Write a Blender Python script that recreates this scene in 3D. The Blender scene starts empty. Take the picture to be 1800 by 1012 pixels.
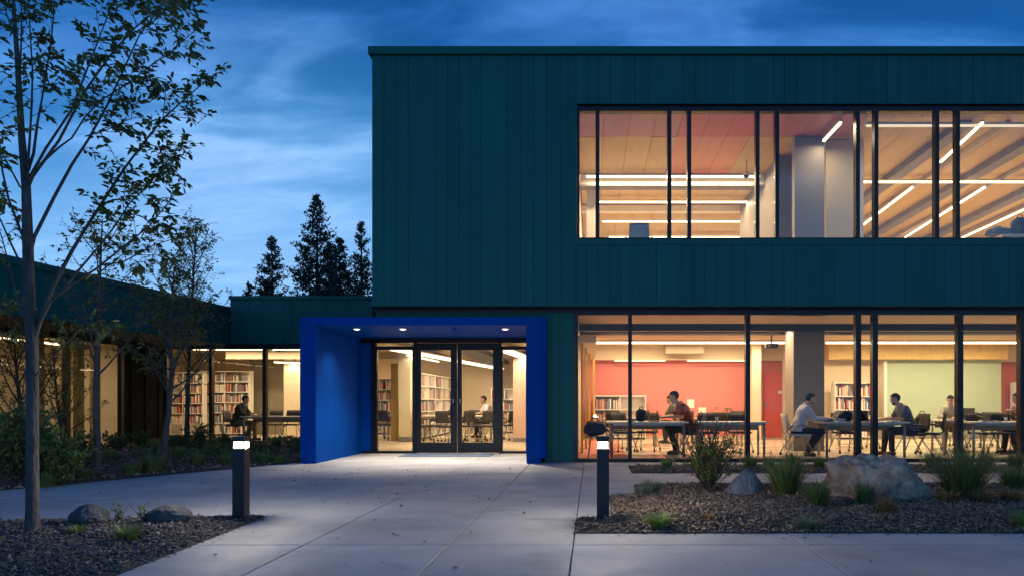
import bpy, bmesh, math, random
import numpy as np
from mathutils import Vector, Matrix, noise as mnoise
random.seed(7); RNG = np.random.default_rng(11)
SC = bpy.context.scene
COL = SC.collection
pi = math.pi

# ------------------------------------------------------------------ camera
CH, FPX, VX, HY = 1.15, 1200.0, 1040.0, 706.0      # eye height, focal length and principal point (1800 x 1012 frame)
cam_d = bpy.data.cameras.new('camera')
cam = bpy.data.objects.new('camera', cam_d); COL.objects.link(cam)
cam.location = (0, 0, CH); cam.rotation_euler = (pi/2, 0, 0)
cam_d.sensor_width = 36.0; cam_d.lens = 36.0*FPX/1800.0
cam_d.shift_x = -(VX-900.0)/1800.0
cam_d.shift_y = (HY-506.0)/1800.0
cam_d.clip_end = 3000
SC.camera = cam
# ------------------------------------------------------------------ world: dusk sky with thin streaked cloud
W = bpy.data.worlds.new('World'); SC.world = W; W.use_nodes = True
nt = W.node_tree; nt.nodes.clear()
def wn(t, **k):
    n = nt.nodes.new(t)
    for a, b in k.items(): setattr(n, a, b)
    return n
def wl(a, b): nt.links.new(a, b)
def wmath(op, a, b=None, clamp=False):
    n = wn('ShaderNodeMath', operation=op, use_clamp=clamp)
    for i, v in enumerate((a, b)):
        if v is None: continue
        if isinstance(v, (int, float)): n.inputs[i].default_value = v
        else: wl(v, n.inputs[i])
    return n.outputs[0]
tc = wn('ShaderNodeTexCoord')
sep = wn('ShaderNodeSeparateXYZ'); wl(tc.outputs['Generated'], sep.inputs[0])
zc = wmath('MAXIMUM', sep.outputs[2], 0.0)
ramp = wn('ShaderNodeValToRGB'); wl(zc, ramp.inputs[0])
cr = ramp.color_ramp
stops = [(0.0, (0.2484, 0.5094, 0.843)), (0.15, (0.2024, 0.4574, 0.8238)), (0.24, (0.1334, 0.3482, 0.728)), (0.33, (0.0662, 0.2339, 0.5939)), (0.4, (0.0423, 0.1767, 0.5077)), (0.5, (0.0331, 0.1455, 0.4406)), (0.7, (0.0239, 0.1091, 0.364)), (1.0, (0.0184, 0.0884, 0.3161))]
while len(cr.elements) < len(stops): cr.elements.new(.5)
for e, (p, c) in zip(cr.elements, stops): e.position = p; e.color = (*c, 1)
# cloud layer: direction projected on a flat layer overhead
den = wmath('ADD', zc, .22)
px_ = wmath('DIVIDE', sep.outputs[0], den); py_ = wmath('DIVIDE', sep.outputs[1], den)
comb = wn('ShaderNodeCombineXYZ'); wl(px_, comb.inputs[0]); wl(py_, comb.inputs[1])
mp = wn('ShaderNodeMapping'); wl(comb.outputs[0], mp.inputs[0])
mp.inputs['Rotation'].default_value = (0, 0, math.radians(62)); mp.inputs['Scale'].default_value = (1.0, 3.0, 1)
nz1 = wn('ShaderNodeTexNoise'); wl(mp.outputs[0], nz1.inputs['Vector'])
nz1.inputs['Scale'].default_value = 2.3; nz1.inputs['Detail'].default_value = 9; nz1.inputs['Roughness'].default_value = .6; nz1.inputs['Distortion'].default_value = .8
cl1 = wn('ShaderNodeMapRange'); cl1.interpolation_type = 'SMOOTHSTEP'; wl(nz1.outputs[0], cl1.inputs[0])
cl1.inputs[1].default_value = .40; cl1.inputs[2].default_value = .66
mp2 = wn('ShaderNodeMapping'); wl(comb.outputs[0], mp2.inputs[0])
mp2.inputs['Rotation'].default_value = (0, 0, math.radians(58)); mp2.inputs['Scale'].default_value = (.55, 1.3, 1); mp2.inputs['Location'].default_value = (3.1, .7, 0)
nz2 = wn('ShaderNodeTexNoise'); wl(mp2.outputs[0], nz2.inputs['Vector'])
nz2.inputs['Scale'].default_value = 3.2; nz2.inputs['Detail'].default_value = 5; nz2.inputs['Distortion'].default_value = .6
cl2 = wn('ShaderNodeMapRange'); cl2.interpolation_type = 'SMOOTHSTEP'; wl(nz2.outputs[0], cl2.inputs[0])
cl2.inputs[1].default_value = .36; cl2.inputs[2].default_value = .62
mp3 = wn('ShaderNodeMapping'); wl(comb.outputs[0], mp3.inputs[0])
mp3.inputs['Rotation'].default_value = (0, 0, math.radians(60)); mp3.inputs['Scale'].default_value = (.8, 1.5, 1); mp3.inputs['Location'].default_value = (1.7, 4.2, 0)
nz3 = wn('ShaderNodeTexNoise'); wl(mp3.outputs[0], nz3.inputs['Vector'])
nz3.inputs['Scale'].default_value = 6.5; nz3.inputs['Detail'].default_value = 6; nz3.inputs['Roughness'].default_value = .55; nz3.inputs['Distortion'].default_value = .5
cl3 = wn('ShaderNodeMapRange'); cl3.interpolation_type = 'SMOOTHSTEP'; wl(nz3.outputs[0], cl3.inputs[0]); cl3.inputs[1].default_value = .36; cl3.inputs[2].default_value = .68
mott = wmath('MULTIPLY', cl3.outputs[0], wmath('ADD', wmath('MULTIPLY', cl2.outputs[0], .8), .2))
cov = wmath('MULTIPLY', wmath('ADD', wmath('MULTIPLY', cl1.outputs[0], .62), wmath('MULTIPLY', mott, .5)), wmath('ADD', wmath('MULTIPLY', cl2.outputs[0], .7), .3), True)
cloudcol = wn('ShaderNodeMix', data_type='RGBA', blend_type='MIX')
wl(wmath('MULTIPLY', cov, .66), cloudcol.inputs[0]); gv = wn('ShaderNodeVectorMath', operation='DOT_PRODUCT'); wl(tc.outputs['Generated'], gv.inputs[0]); gd = Vector((-.40, 1.0, .22)).normalized(); gv.inputs[1].default_value = gd
gr = wn('ShaderNodeMapRange'); gr.interpolation_type = 'SMOOTHSTEP'; wl(gv.outputs['Value'], gr.inputs[0]); gr.inputs[1].default_value = .95; gr.inputs[2].default_value = 1.0; gr.inputs[3].default_value = 0; gr.inputs[4].default_value = .55
glow = wn('ShaderNodeMix', data_type='RGBA', blend_type='MIX'); wl(gr.outputs[0], glow.inputs[0]); wl(ramp.outputs[0], glow.inputs[6]); glow.inputs[7].default_value = (.27, .50, .87, 1)
wl(glow.outputs[2], cloudcol.inputs[6]); cm1 = wn('ShaderNodeMix', data_type='RGBA', blend_type='MULTIPLY'); cm1.inputs[0].default_value = 1; wl(glow.outputs[2], cm1.inputs[6]); cm1.inputs[7].default_value = (2.0, 1.65, 1.45, 1)
cm2 = wn('ShaderNodeMix', data_type='RGBA', blend_type='ADD'); cm2.inputs[0].default_value = 1; wl(cm1.outputs[2], cm2.inputs[6]); cm2.inputs[7].default_value = (.012, .022, .03, 1)
cmd = wn('ShaderNodeMix', data_type='RGBA', blend_type='DARKEN'); cmd.inputs[0].default_value = 1; wl(cm2.outputs[2], cmd.inputs[6]); cmd.inputs[7].default_value = (.33, .58, .95, 1); wl(cmd.outputs[2], cloudcol.inputs[7])
gam = wn('ShaderNodeMix', data_type='RGBA', blend_type='MULTIPLY'); gam.inputs[0].default_value = 1
wl(cloudcol.outputs[2], gam.inputs[6])
# darker blue gaps between the streaks
gsm = wn('ShaderNodeMapRange'); gsm.interpolation_type = 'SMOOTHSTEP'; wl(zc, gsm.inputs[0]); gsm.inputs[1].default_value = .18; gsm.inputs[2].default_value = .42; gsm.inputs[3].default_value = .05; gsm.inputs[4].default_value = .46
gap = wmath('SUBTRACT', 1.0, wmath('MULTIPLY', wmath('SUBTRACT', 1.0, cl2.outputs[0]), gsm.outputs[0]))
gc = wn('ShaderNodeCombineColor'); wl(wmath('POWER', gap, 2.6), gc.inputs[0]); wl(wmath('POWER', gap, 1.1), gc.inputs[1]); wl(wmath('POWER', gap, .8), gc.inputs[2])
wl(gc.outputs[0], gam.inputs[7])
bg = wn('ShaderNodeBackground'); wl(gam.outputs[2], bg.inputs[0]); bg.inputs[1].default_value = 1.22
wo = wn('ShaderNodeOutputWorld'); wl(bg.outputs[0], wo.inputs[0])
# ------------------------------------------------------------------ exposure and render settings
vs = SC.view_settings; vs.view_transform = 'Standard'; vs.look = 'None'; vs.exposure = 0; vs.gamma = 1; vs.use_curve_mapping = False
SC.render.engine = 'CYCLES'
cy = SC.cycles
cy.use_denoising = True
try: cy.denoiser = 'OPENIMAGEDENOISE'
except Exception: pass
cy.max_bounces = 7; cy.diffuse_bounces = 4; cy.glossy_bounces = 3; cy.transparent_max_bounces = 28; cy.transmission_bounces = 4
cy.sample_clamp_indirect = 5.0; cy.caustics_reflective = False; cy.caustics_refractive = False
cy.use_adaptive_sampling = True; cy.adaptive_threshold = .012

# ------------------------------------------------------------------ helpers
def P(x, y, D):                                    # photo pixel at a known depth -> point in the place
    return Vector(((x-VX)/FPX*D, D, CH+(HY-y)/FPX*D))
def PX(x, D): return (x-VX)/FPX*D
def PZ(y, D): return CH+(HY-y)/FPX*D
def G(x, y):                                       # photo pixel of a ground point -> ground point
    D = CH*FPX/(y-HY); return Vector(((x-VX)/FPX*D, D, 0))
def tag(o, label=None, cat=None, group=None, kind=None):
    if label: o['label'] = label
    if cat: o['category'] = cat
    if group: o['group'] = group
    if kind: o['kind'] = kind
    return o
def empty(name, loc=(0, 0, 0), rz=0, label=None, cat=None, group=None, kind=None):
    o = bpy.data.objects.new(name, None); COL.objects.link(o); o.location = loc; o.rotation_euler = (0, 0, rz)
    o.empty_display_size = .2
    return tag(o, label, cat, group, kind)
def link(name, me, parent=None, mats=None):
    o = bpy.data.objects.new(name, me); COL.objects.link(o)
    if parent is not None: o.parent = parent
    if mats is not None:
        for m in (mats if isinstance(mats, (list, tuple)) else [mats]): me.materials.append(m)
    return o
def copy_tree(o, parent=None):
    c = o.copy(); COL.objects.link(c); c.parent = parent
    for ch in list(o.children): copy_tree(ch, c)
    return c
class MB:
    def __init__(s): s.v = []; s.f = []; s.m = []; s.mi = 0
    def box(s, x0, y0, z0, x1, y1, z1):
        if x0 > x1: x0, x1 = x1, x0
        if y0 > y1: y0, y1 = y1, y0
        if z0 > z1: z0, z1 = z1, z0
        return s.hexa([(x0,y0,z0),(x1,y0,z0),(x1,y1,z0),(x0,y1,z0),(x0,y0,z1),(x1,y0,z1),(x1,y1,z1),(x0,y1,z1)])
    def hexa(s, pts):
        b = len(s.v); s.v += [tuple(p) for p in pts]
        for q in ((3,2,1,0),(4,5,6,7),(0,1,5,4),(1,2,6,5),(2,3,7,6),(3,0,4,7)): s.f.append(tuple(b+i for i in q)); s.m.append(s.mi)
        return s
    def obox(s, c, size, M=None):
        hx, hy, hz = size[0]/2, size[1]/2, size[2]/2; c = Vector(c)
        pts = [Vector(p) for p in ((-hx,-hy,-hz),(hx,-hy,-hz),(hx,hy,-hz),(-hx,hy,-hz),(-hx,-hy,hz),(hx,-hy,hz),(hx,hy,hz),(-hx,hy,hz))]
        return s.hexa([c+((M @ p) if M is not None else p) for p in pts])
    def tube(s, pts, radii, n=8, cap=True):
        pts = [Vector(p) for p in pts]; b0 = len(s.v)
        if isinstance(radii, (int, float)): radii = [radii]*len(pts)
        ref = None
        for i, p in enumerate(pts):
            d = (pts[min(i+1, len(pts)-1)]-pts[max(i-1, 0)])
            if d.length < 1e-9: d = Vector((0, 0, 1))
            d.normalize()
            if ref is None:
                ref = Vector((1, 0, 0)) if abs(d.x) < .9 else Vector((0, 1, 0))
            u = ref - d*ref.dot(d)
            if u.length < 1e-6: u = d.orthogonal()
            u.normalize(); w = d.cross(u); ref = u
            for k in range(n):
                a = 2*pi*k/n; s.v.append(tuple(p+(u*math.cos(a)+w*math.sin(a))*radii[i]))
        for i in range(len(pts)-1):
            for k in range(n):
                a = b0+i*n+k; c = b0+i*n+(k+1) % n
                s.f.append((a, c, c+n, a+n)); s.m.append(s.mi)
        if cap:
            s.f.append(tuple(b0+k for k in range(n-1, -1, -1))); s.m.append(s.mi)
            e = b0+(len(pts)-1)*n; s.f.append(tuple(e+k for k in range(n))); s.m.append(s.mi)
        return s
    def prism(s, poly, z0, z1):                     # poly: list of (x, y), counter-clockwise
        n = len(poly); b = len(s.v)
        s.v += [(p[0], p[1], z0) for p in poly]+[(p[0], p[1], z1) for p in poly]
        s.f.append(tuple(b+i for i in range(n-1, -1, -1))); s.f.append(tuple(b+n+i for i in range(n))); s.m += [s.mi, s.mi]
        for i in range(n): j = (i+1) % n; s.f.append((b+i, b+j, b+n+j, b+n+i)); s.m.append(s.mi)
        return s
    def lathe(s, prof, c=(0, 0, 0), n=16):          # prof: (r, z)
        b = len(s.v)
        for r, z in prof:
            for k in range(n): a = 2*pi*k/n; s.v.append((c[0]+r*math.cos(a), c[1]+r*math.sin(a), c[2]+z))
        for i in range(len(prof)-1):
            for k in range(n): s.f.append((b+i*n+k, b+i*n+(k+1) % n, b+(i+1)*n+(k+1) % n, b+(i+1)*n+k)); s.m.append(s.mi)
        s.f.append(tuple(b+k for k in range(n-1, -1, -1))); e = b+(len(prof)-1)*n; s.f.append(tuple(e+k for k in range(n))); s.m += [s.mi, s.mi]
        return s
    def build(s, name, mats, parent=None, smooth=False, bevel=0):
        me = bpy.data.meshes.new(name); me.from_pydata(s.v, [], s.f)
        if bevel:
            bm = bmesh.new(); bm.from_mesh(me)
            bmesh.ops.bevel(bm, geom=bm.edges[:], offset=bevel, segments=2, affect='EDGES', clamp_overlap=True)
            bm.to_mesh(me); bm.free()
        o = link(name, me, parent, mats)
        if not bevel and any(s.m): me.polygons.foreach_set('material_index', s.m)
        if smooth:
            me.polygons.foreach_set('use_smooth', [True]*len(me.polygons))
        me.update(); return o
def bx(name, m, parent, x0, y0, z0, x1, y1, z1, bevel=0):
    return MB().box(x0, y0, z0, x1, y1, z1).build(name, m, parent, bevel=bevel)
def np_mesh(name, verts, faces, mats, parent=None, smooth=False):
    me = bpy.data.meshes.new(name)
    verts = np.asarray(verts, np.float32); faces = np.asarray(faces, np.int32); nf, k = faces.shape
    me.vertices.add(len(verts)); me.vertices.foreach_set('co', verts.ravel())
    me.loops.add(nf*k); me.loops.foreach_set('vertex_index', faces.ravel())
    me.polygons.add(nf); me.polygons.foreach_set('loop_start', np.arange(nf, dtype=np.int32)*k)
    try: me.polygons.foreach_set('loop_total', np.full(nf, k, np.int32))
    except Exception: pass
    if smooth: me.polygons.foreach_set('use_smooth', np.ones(nf, bool))
    me.update(calc_edges=True); me.validate()
    return link(name, me, parent, mats)

# ------------------------------------------------------------------ materials
def mat(name, col, rough=.6, metal=0, var=0, vs=4, stretch=(1, 1, 1), bump=0, bs=60, rnd=0, spec=.5, isl=0, col2=None, coat=0, sub=0, streak=0):
    m = bpy.data.materials.new(name); m.use_nodes = True; t = m.node_tree; b = t.nodes['Principled BSDF']
    b.inputs['Roughness'].default_value = rough; b.inputs['Metallic'].default_value = metal; b.inputs['Specular IOR Level'].default_value = spec
    if coat: b.inputs['Coat Weight'].default_value = coat
    b.inputs['Base Color'].default_value = (*col, 1)
    L = t.links.new; N = t.nodes.new
    cur = None
    need = var or rnd or isl or col2
    if need or bump:
        tcn = N('ShaderNodeTexCoord'); mpn = N('ShaderNodeMapping'); mpn.inputs['Scale'].default_value = stretch
        L(tcn.outputs['Object'], mpn.inputs[0])
    if need:
        rgb = N('ShaderNodeRGB'); rgb.outputs[0].default_value = (*col, 1); cur = rgb.outputs[0]
    if col2:
        fac = None
        nz = N('ShaderNodeTexNoise'); nz.inputs['Scale'].default_value = vs*.6; nz.inputs['Detail'].default_value = 5; L(mpn.outputs[0], nz.inputs['Vector'])
        mr = N('ShaderNodeMapRange'); mr.inputs[1].default_value = .4; mr.inputs[2].default_value = .6; L(nz.outputs[0], mr.inputs[0]); fac = mr.outputs[0]
        if isl:
            g = N('ShaderNodeNewGeometry'); fac = g.outputs['Random Per Island']
        mx = N('ShaderNodeMix'); mx.data_type = 'RGBA'; L(fac, mx.inputs[0]); L(cur, mx.inputs[6]); mx.inputs[7].default_value = (*col2, 1); cur = mx.outputs[2]
    def scale_by(fac_socket, amt):
        nonlocal cur
        mr = N('ShaderNodeMapRange'); L(fac_socket, mr.inputs[0]); mr.inputs[3].default_value = 1-amt; mr.inputs[4].default_value = 1+amt
        hs = N('ShaderNodeHueSaturation'); L(mr.outputs[0], hs.inputs['Value']); L(cur, hs.inputs['Color']); cur = hs.outputs[0]
    if var:
        nz = N('ShaderNodeTexNoise'); nz.inputs['Scale'].default_value = vs; nz.inputs['Detail'].default_value = 6; nz.inputs['Roughness'].default_value = .6; L(mpn.outputs[0], nz.inputs['Vector'])
        mr0 = N('ShaderNodeMapRange'); L(nz.outputs[0], mr0.inputs[0]); mr0.inputs[1].default_value = .3; mr0.inputs[2].default_value = .7
        scale_by(mr0.outputs[0], var)
        rr = N('ShaderNodeMapRange'); L(nz.outputs[0], rr.inputs[0]); rr.inputs[3].default_value = max(.02, rough-.12); rr.inputs[4].default_value = min(1, rough+.12); L(rr.outputs[0], b.inputs['Roughness'])
    if streak:
        mps = N('ShaderNodeMapping'); mps.inputs['Scale'].default_value = (11, 11, .22); L(tcn.outputs['Object'], mps.inputs[0])
        ns = N('ShaderNodeTexNoise'); ns.inputs['Scale'].default_value = 1.0; ns.inputs['Detail'].default_value = 5; L(mps.outputs[0], ns.inputs['Vector'])
        ms_ = N('ShaderNodeMapRange'); L(ns.outputs[0], ms_.inputs[0]); ms_.inputs[1].default_value = .32; ms_.inputs[2].default_value = .68; scale_by(ms_.outputs[0], streak)
    if rnd:
        oi = N('ShaderNodeObjectInfo'); scale_by(oi.outputs['Random'], rnd)
    if isl and not col2:
        g = N('ShaderNodeNewGeometry'); scale_by(g.outputs['Random Per Island'], isl)
    if cur is not None: L(cur, b.inputs['Base Color'])
    if bump:
        nb = N('ShaderNodeTexNoise'); nb.inputs['Scale'].default_value = bs; nb.inputs['Detail'].default_value = 5; L(mpn.outputs[0], nb.inputs['Vector'])
        bn = N('ShaderNodeBump'); bn.inputs['Strength'].default_value = bump; bn.inputs['Distance'].default_value = .02; L(nb.outputs[0], bn.inputs['Height']); L(bn.outputs[0], b.inputs['Normal'])
    return m
def emit(name, col, s):
    m = bpy.data.materials.new(name); m.use_nodes = True; t = m.node_tree; t.nodes.clear()
    e = t.nodes.new('ShaderNodeEmission'); e.inputs[0].default_value = (*col, 1); e.inputs[1].default_value = s
    o = t.nodes.new('ShaderNodeOutputMaterial'); t.links.new(e.outputs[0], o.inputs[0]); return m
def glassm(name, tint=(.97, .98, .97), f0=.045, wob=.004, scale=.6):
    m = bpy.data.materials.new(name); m.use_nodes = True; t = m.node_tree; t.nodes.clear(); N = t.nodes.new; L = t.links.new
    tr = N('ShaderNodeBsdfTransparent'); tr.inputs[0].default_value = (*tint, 1)
    gl = N('ShaderNodeBsdfGlossy'); gl.inputs['Roughness'].default_value = .015
    lw = N('ShaderNodeLayerWeight'); lw.inputs[0].default_value = .5
    p = N('ShaderNodeMath'); p.operation = 'POWER'; L(lw.outputs['Facing'], p.inputs[0]); p.inputs[1].default_value = 5
    mr = N('ShaderNodeMapRange'); L(p.outputs[0], mr.inputs[0]); mr.inputs[3].default_value = f0; mr.inputs[4].default_value = 1
    tcn = N('ShaderNodeTexCoord'); nz = N('ShaderNodeTexNoise'); nz.inputs['Scale'].default_value = scale; nz.inputs['Detail'].default_value = 1; L(tcn.outputs['Object'], nz.inputs['Vector'])
    bn = N('ShaderNodeBump'); bn.inputs['Strength'].default_value = .25; bn.inputs['Distance'].default_value = wob; L(nz.outputs[0], bn.inputs['Height']); L(bn.outputs[0], gl.inputs['Normal'])
    mx = N('ShaderNodeMixShader'); L(mr.outputs[0], mx.inputs[0]); L(tr.outputs[0], mx.inputs[1]); L(gl.outputs[0], mx.inputs[2])
    o = N('ShaderNodeOutputMaterial'); L(mx.outputs[0], o.inputs[0]); return m
def leafm(name, c1, c2, trans=.35):
    m = bpy.data.materials.new(name); m.use_nodes = True; t = m.node_tree; t.nodes.clear(); N = t.nodes.new; L = t.links.new
    g = N('ShaderNodeNewGeometry'); mx = N('ShaderNodeMix'); mx.data_type = 'RGBA'; L(g.outputs['Random Per Island'], mx.inputs[0]); mx.inputs[6].default_value = (*c1, 1); mx.inputs[7].default_value = (*c2, 1)
    d = N('ShaderNodeBsdfPrincipled'); d.inputs['Roughness'].default_value = .55; L(mx.outputs[2], d.inputs['Base Color'])
    tl = N('ShaderNodeBsdfTranslucent'); L(mx.outputs[2], tl.inputs[0])
    ms = N('ShaderNodeMixShader'); ms.inputs[0].default_value = trans; L(d.outputs[0], ms.inputs[1]); L(tl.outputs[0], ms.inputs[2])
    o = N('ShaderNodeOutputMaterial'); L(ms.outputs[0], o.inputs[0]); return m
def bookm():
    m = bpy.data.materials.new('book covers'); m.use_nodes = True; t = m.node_tree; b = t.nodes['Principled BSDF']; N = t.nodes.new; L = t.links.new
    g = N('ShaderNodeNewGeometry'); r = N('ShaderNodeValToRGB'); L(g.outputs['Random Per Island'], r.inputs[0]); r.color_ramp.interpolation = 'CONSTANT'
    cols = [(.55,.50,.42),(.42,.09,.06),(.62,.58,.50),(.10,.13,.20),(.48,.25,.14),(.72,.70,.64),(.09,.08,.07),(.50,.15,.12),(.30,.28,.22),(.16,.24,.30),(.66,.55,.40),(.35,.06,.06),(.75,.72,.66),(.20,.18,.16)]
    e = r.color_ramp.elements
    while len(e) < len(cols): e.new(.5)
    for i, c in enumerate(cols): e[i].position = i/len(cols); e[i].color = (*c, 1)
    L(r.outputs[0], b.inputs['Base Color']); b.inputs['Roughness'].default_value = .6; return m
def concretem():
    m = bpy.data.materials.new('broom finished concrete'); m.use_nodes = True; t = m.node_tree; b = t.nodes['Principled BSDF']; N = t.nodes.new; L = t.links.new
    g = N('ShaderNodeNewGeometry'); oi = N('ShaderNodeObjectInfo')
    def nz(sc, det, stretch, off=0):
        mp = N('ShaderNodeMapping'); mp.inputs['Scale'].default_value = stretch; L(g.outputs['Position'], mp.inputs[0])
        n = N('ShaderNodeTexNoise'); n.inputs['Scale'].default_value = sc; n.inputs['Detail'].default_value = det; n.inputs['Roughness'].default_value = .62; L(mp.outputs[0], n.inputs['Vector']); return n.outputs[0]
    def mr(s, a, c, lo=.3, hi=.7):
        n = N('ShaderNodeMapRange'); L(s, n.inputs[0]); n.inputs[1].default_value = lo; n.inputs[2].default_value = hi; n.inputs[3].default_value = a; n.inputs[4].default_value = c; return n.outputs[0]
    def mul(a, c):
        n = N('ShaderNodeMath'); n.operation = 'MULTIPLY'; L(a, n.inputs[0]); L(c, n.inputs[1]); return n.outputs[0]
    blot = mr(nz(.55, 6, (.6, 1.3, 1)), .74, 1.16); fine = mr(nz(160, 2, (1, 1, 1)), .88, 1.1); broom = nz(34, 3, (.12, 6, 1)); bro = mr(broom, .95, 1.05)
    stain = mr(nz(2.3, 7, (1, 1, 1)), .86, 1.05, .25, .62)
    v = mul(mul(blot, fine), mul(bro, stain)); v = mul(v, mr(oi.outputs['Random'], .93, 1.06, 0, 1)); v = mul(v, mr(nz(11, 3, (1, 1, 1)), 1.0, .80, .62, .72)); v = mul(v, mr(nz(1.4, 8, (1, 1, 1)), 1.0, .86, .55, .62))
    hs = N('ShaderNodeHueSaturation'); hs.inputs['Color'].default_value = (.395, .388, .378, 1); L(v, hs.inputs['Value']); L(hs.outputs[0], b.inputs['Base Color'])
    L(mr(nz(.9, 4, (1, 1, 1)), .55, .82), b.inputs['Roughness'])
    bn = N('ShaderNodeBump'); bn.inputs['Strength'].default_value = .35; bn.inputs['Distance'].default_value = .004
    ad = N('ShaderNodeMath'); ad.operation = 'ADD'; L(broom, ad.inputs[0]); L(nz(220, 2, (1, 1, 1)), ad.inputs[1]); L(ad.outputs[0], bn.inputs['Height']); L(bn.outputs[0], b.inputs['Normal'])
    return m
def stonem(name, c1, c2, c3):
    m = bpy.data.materials.new(name); m.use_nodes = True; t = m.node_tree; b = t.nodes['Principled BSDF']; N = t.nodes.new; L = t.links.new
    tcn = N('ShaderNodeTexCoord')
    def nz(sc, det, ro=.65):
        n = N('ShaderNodeTexNoise'); n.inputs['Scale'].default_value = sc; n.inputs['Detail'].default_value = det; n.inputs['Roughness'].default_value = ro; L(tcn.outputs['Object'], n.inputs['Vector']); return n.outputs[0]
    r = N('ShaderNodeValToRGB'); a = nz(5, 9, .72); L(a, r.inputs[0]); e = r.color_ramp.elements; e.new(.5)
    for el, p, c in zip(e, (.34, .5, .68), (c1, c2, c3)): el.position = p; el.color = (*c, 1)
    L(r.outputs[0], b.inputs['Base Color']); b.inputs['Roughness'].default_value = .85
    vo = N('ShaderNodeTexVoronoi'); vo.feature = 'DISTANCE_TO_EDGE'; vo.inputs['Scale'].default_value = 7; L(tcn.outputs['Object'], vo.inputs['Vector'])
    ad = N('ShaderNodeMath'); ad.operation = 'MULTIPLY_ADD'; L(nz(28, 8, .7), ad.inputs[0]); ad.inputs[1].default_value = 1; L(a, ad.inputs[2])
    bn = N('ShaderNodeBump'); bn.inputs['Strength'].default_value = .9; bn.inputs['Distance'].default_value = .03; L(ad.outputs[0], bn.inputs['Height']); L(bn.outputs[0], b.inputs['Normal'])
    return m
M = {}
M['teal'] = mat('teal metal cladding', (.002, .102, .092), .5, streak=.10, var=.12, vs=1.2, stretch=(1, 1, .35), rnd=.05, bump=.12, bs=2.2, spec=.22)
M['teal_trim'] = mat('teal metal trim', (.002, .095, .084), .45, var=.08, vs=2, spec=.25)
M['black'] = mat('black anodised frame', (.008, .009, .011), .38, metal=.3, var=.1, vs=3)
M['dark'] = mat('dark backing board', (.012, .016, .02), .8)
M['soffit'] = mat('dark soffit', (.015, .017, .02), .7)
M['cobalt'] = mat('cobalt blue metal', (.0005, .058, .31), .6, streak=.10, var=.12, vs=1.6, stretch=(1, 1, .3), rnd=.04, spec=.03, bump=.10, bs=2.5)
M['glass'] = glassm('window glass', f0=.016)
M['glass_up'] = glassm('upper window glass', f0=.065)
M['concrete'] = concretem()
M['soil'] = mat('dark soil', (.035, .027, .02), .95, var=.35, vs=9, bump=.8, bs=25)
M['mulch'] = mat('bark chip bed', (.055, .045, .038), .95, var=.4, vs=30, bump=1, bs=90)
M['chip'] = mat('stone and bark chips', (.05, .034, .022), .9, isl=.6, col2=(.34, .245, .165))
M['chipdark'] = mat('dark gravel chips', (.028, .026, .026), .85, isl=.6, col2=(.17, .155, .145))
M['bark'] = mat('tree bark', (.06, .045, .036), .9, var=.35, vs=14, stretch=(1, 1, .3), bump=.9, bs=45)
M['barkgrey'] = mat('smooth grey bark', (.075, .068, .064), .9, var=.5, vs=16, stretch=(1, 1, .35), bump=1.0, bs=38)
M['pinebark'] = mat('conifer bark', (.03, .022, .017), .9)
M['leaf'] = leafm('broad leaves', (0.070, 0.109, 0.029), (0.141, 0.166, 0.045))
M['leaf2'] = leafm('small tree leaves', (.13, .135, .028), (.25, .205, .05), .45)
M['leaf3'] = leafm('shrub leaves', (0.090, 0.149, 0.045), (0.194, 0.254, 0.075))
M['leafy'] = leafm('yellow green leaves', (0.156, 0.221, 0.039), (0.286, 0.312, 0.065), .4)
M['leafd'] = leafm('dark ground cover leaves', (0.059, 0.092, 0.034), (0.126, 0.168, 0.059))
M['needle'] = leafm('conifer needles', (.016, .034, .024), (.03, .055, .036), .1)
M['grass'] = leafm('grass blades', (0.105, 0.165, 0.045), (0.210, 0.270, 0.090))
M['grassb'] = leafm('bright grass blades', (0.121, 0.216, 0.054), (0.230, 0.324, 0.095))
M['grassdry'] = leafm('dry grass blades', (.24, .14, .05), (.34, .23, .09))
M['grassgrey'] = leafm('grey green blades', (0.130, 0.169, 0.111), (0.234, 0.273, 0.182))
M['stone'] = stonem('granite boulder', (.14, .088, .055), (.42, .28, .19), (.68, .49, .355))
M['stoneblue'] = stonem('blue grey boulder', (.10, .11, .125), (.17, .185, .205), (.26, .275, .30))
M['stonedark'] = stonem('dark basalt rock', (.03, .032, .036), (.06, .064, .07), (.12, .125, .135))
# interior
M['cream'] = mat('cream painted wall', (.70, .60, .43), .7, var=.04, vs=1.5)
M['creamdim'] = mat('beige painted wall', (.52, .43, .32), .7, var=.05, vs=1.2)
M['white'] = mat('white painted surface', (.78, .74, .66), .6, var=.03, vs=2)
M['coral'] = mat('coral red painted wall', (.66, .205, .18), .6, var=.03, vs=1)
M['green'] = mat('sage green painted wall', (.38, .49, .36), .65, var=.03, vs=1)
M['taupe'] = mat('taupe panel', (.24, .205, .17), .6, var=.05, vs=1)
M['olive'] = mat('olive grey panel', (.26, .235, .17), .55, var=.06, vs=1)
M['whiteshade'] = mat('white wall with shade in its colour', (.27, .26, .255), .6, var=.05, vs=1)  # shaded face of the white partition, shade mixed into the colour
M['wood'] = mat('oak ceiling board', (.60, .425, .14), .5, var=.10, vs=2.5, stretch=(4, .3, 1), rnd=.05)
M['woodredglow'] = mat('ceiling board tinted with red reflection', (.58, .13, .08), .5, var=.08, vs=2.5, stretch=(4, .3, 1), rnd=.05)  # red reflection in the window glass, put into the board colour
M['woodpinkglow'] = mat('ceiling board tinted with pink reflection', (.52, .22, .18), .5, var=.08, vs=2.5, stretch=(4, .3, 1), rnd=.05)  # paler part of the same reflection, as board colour
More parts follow.
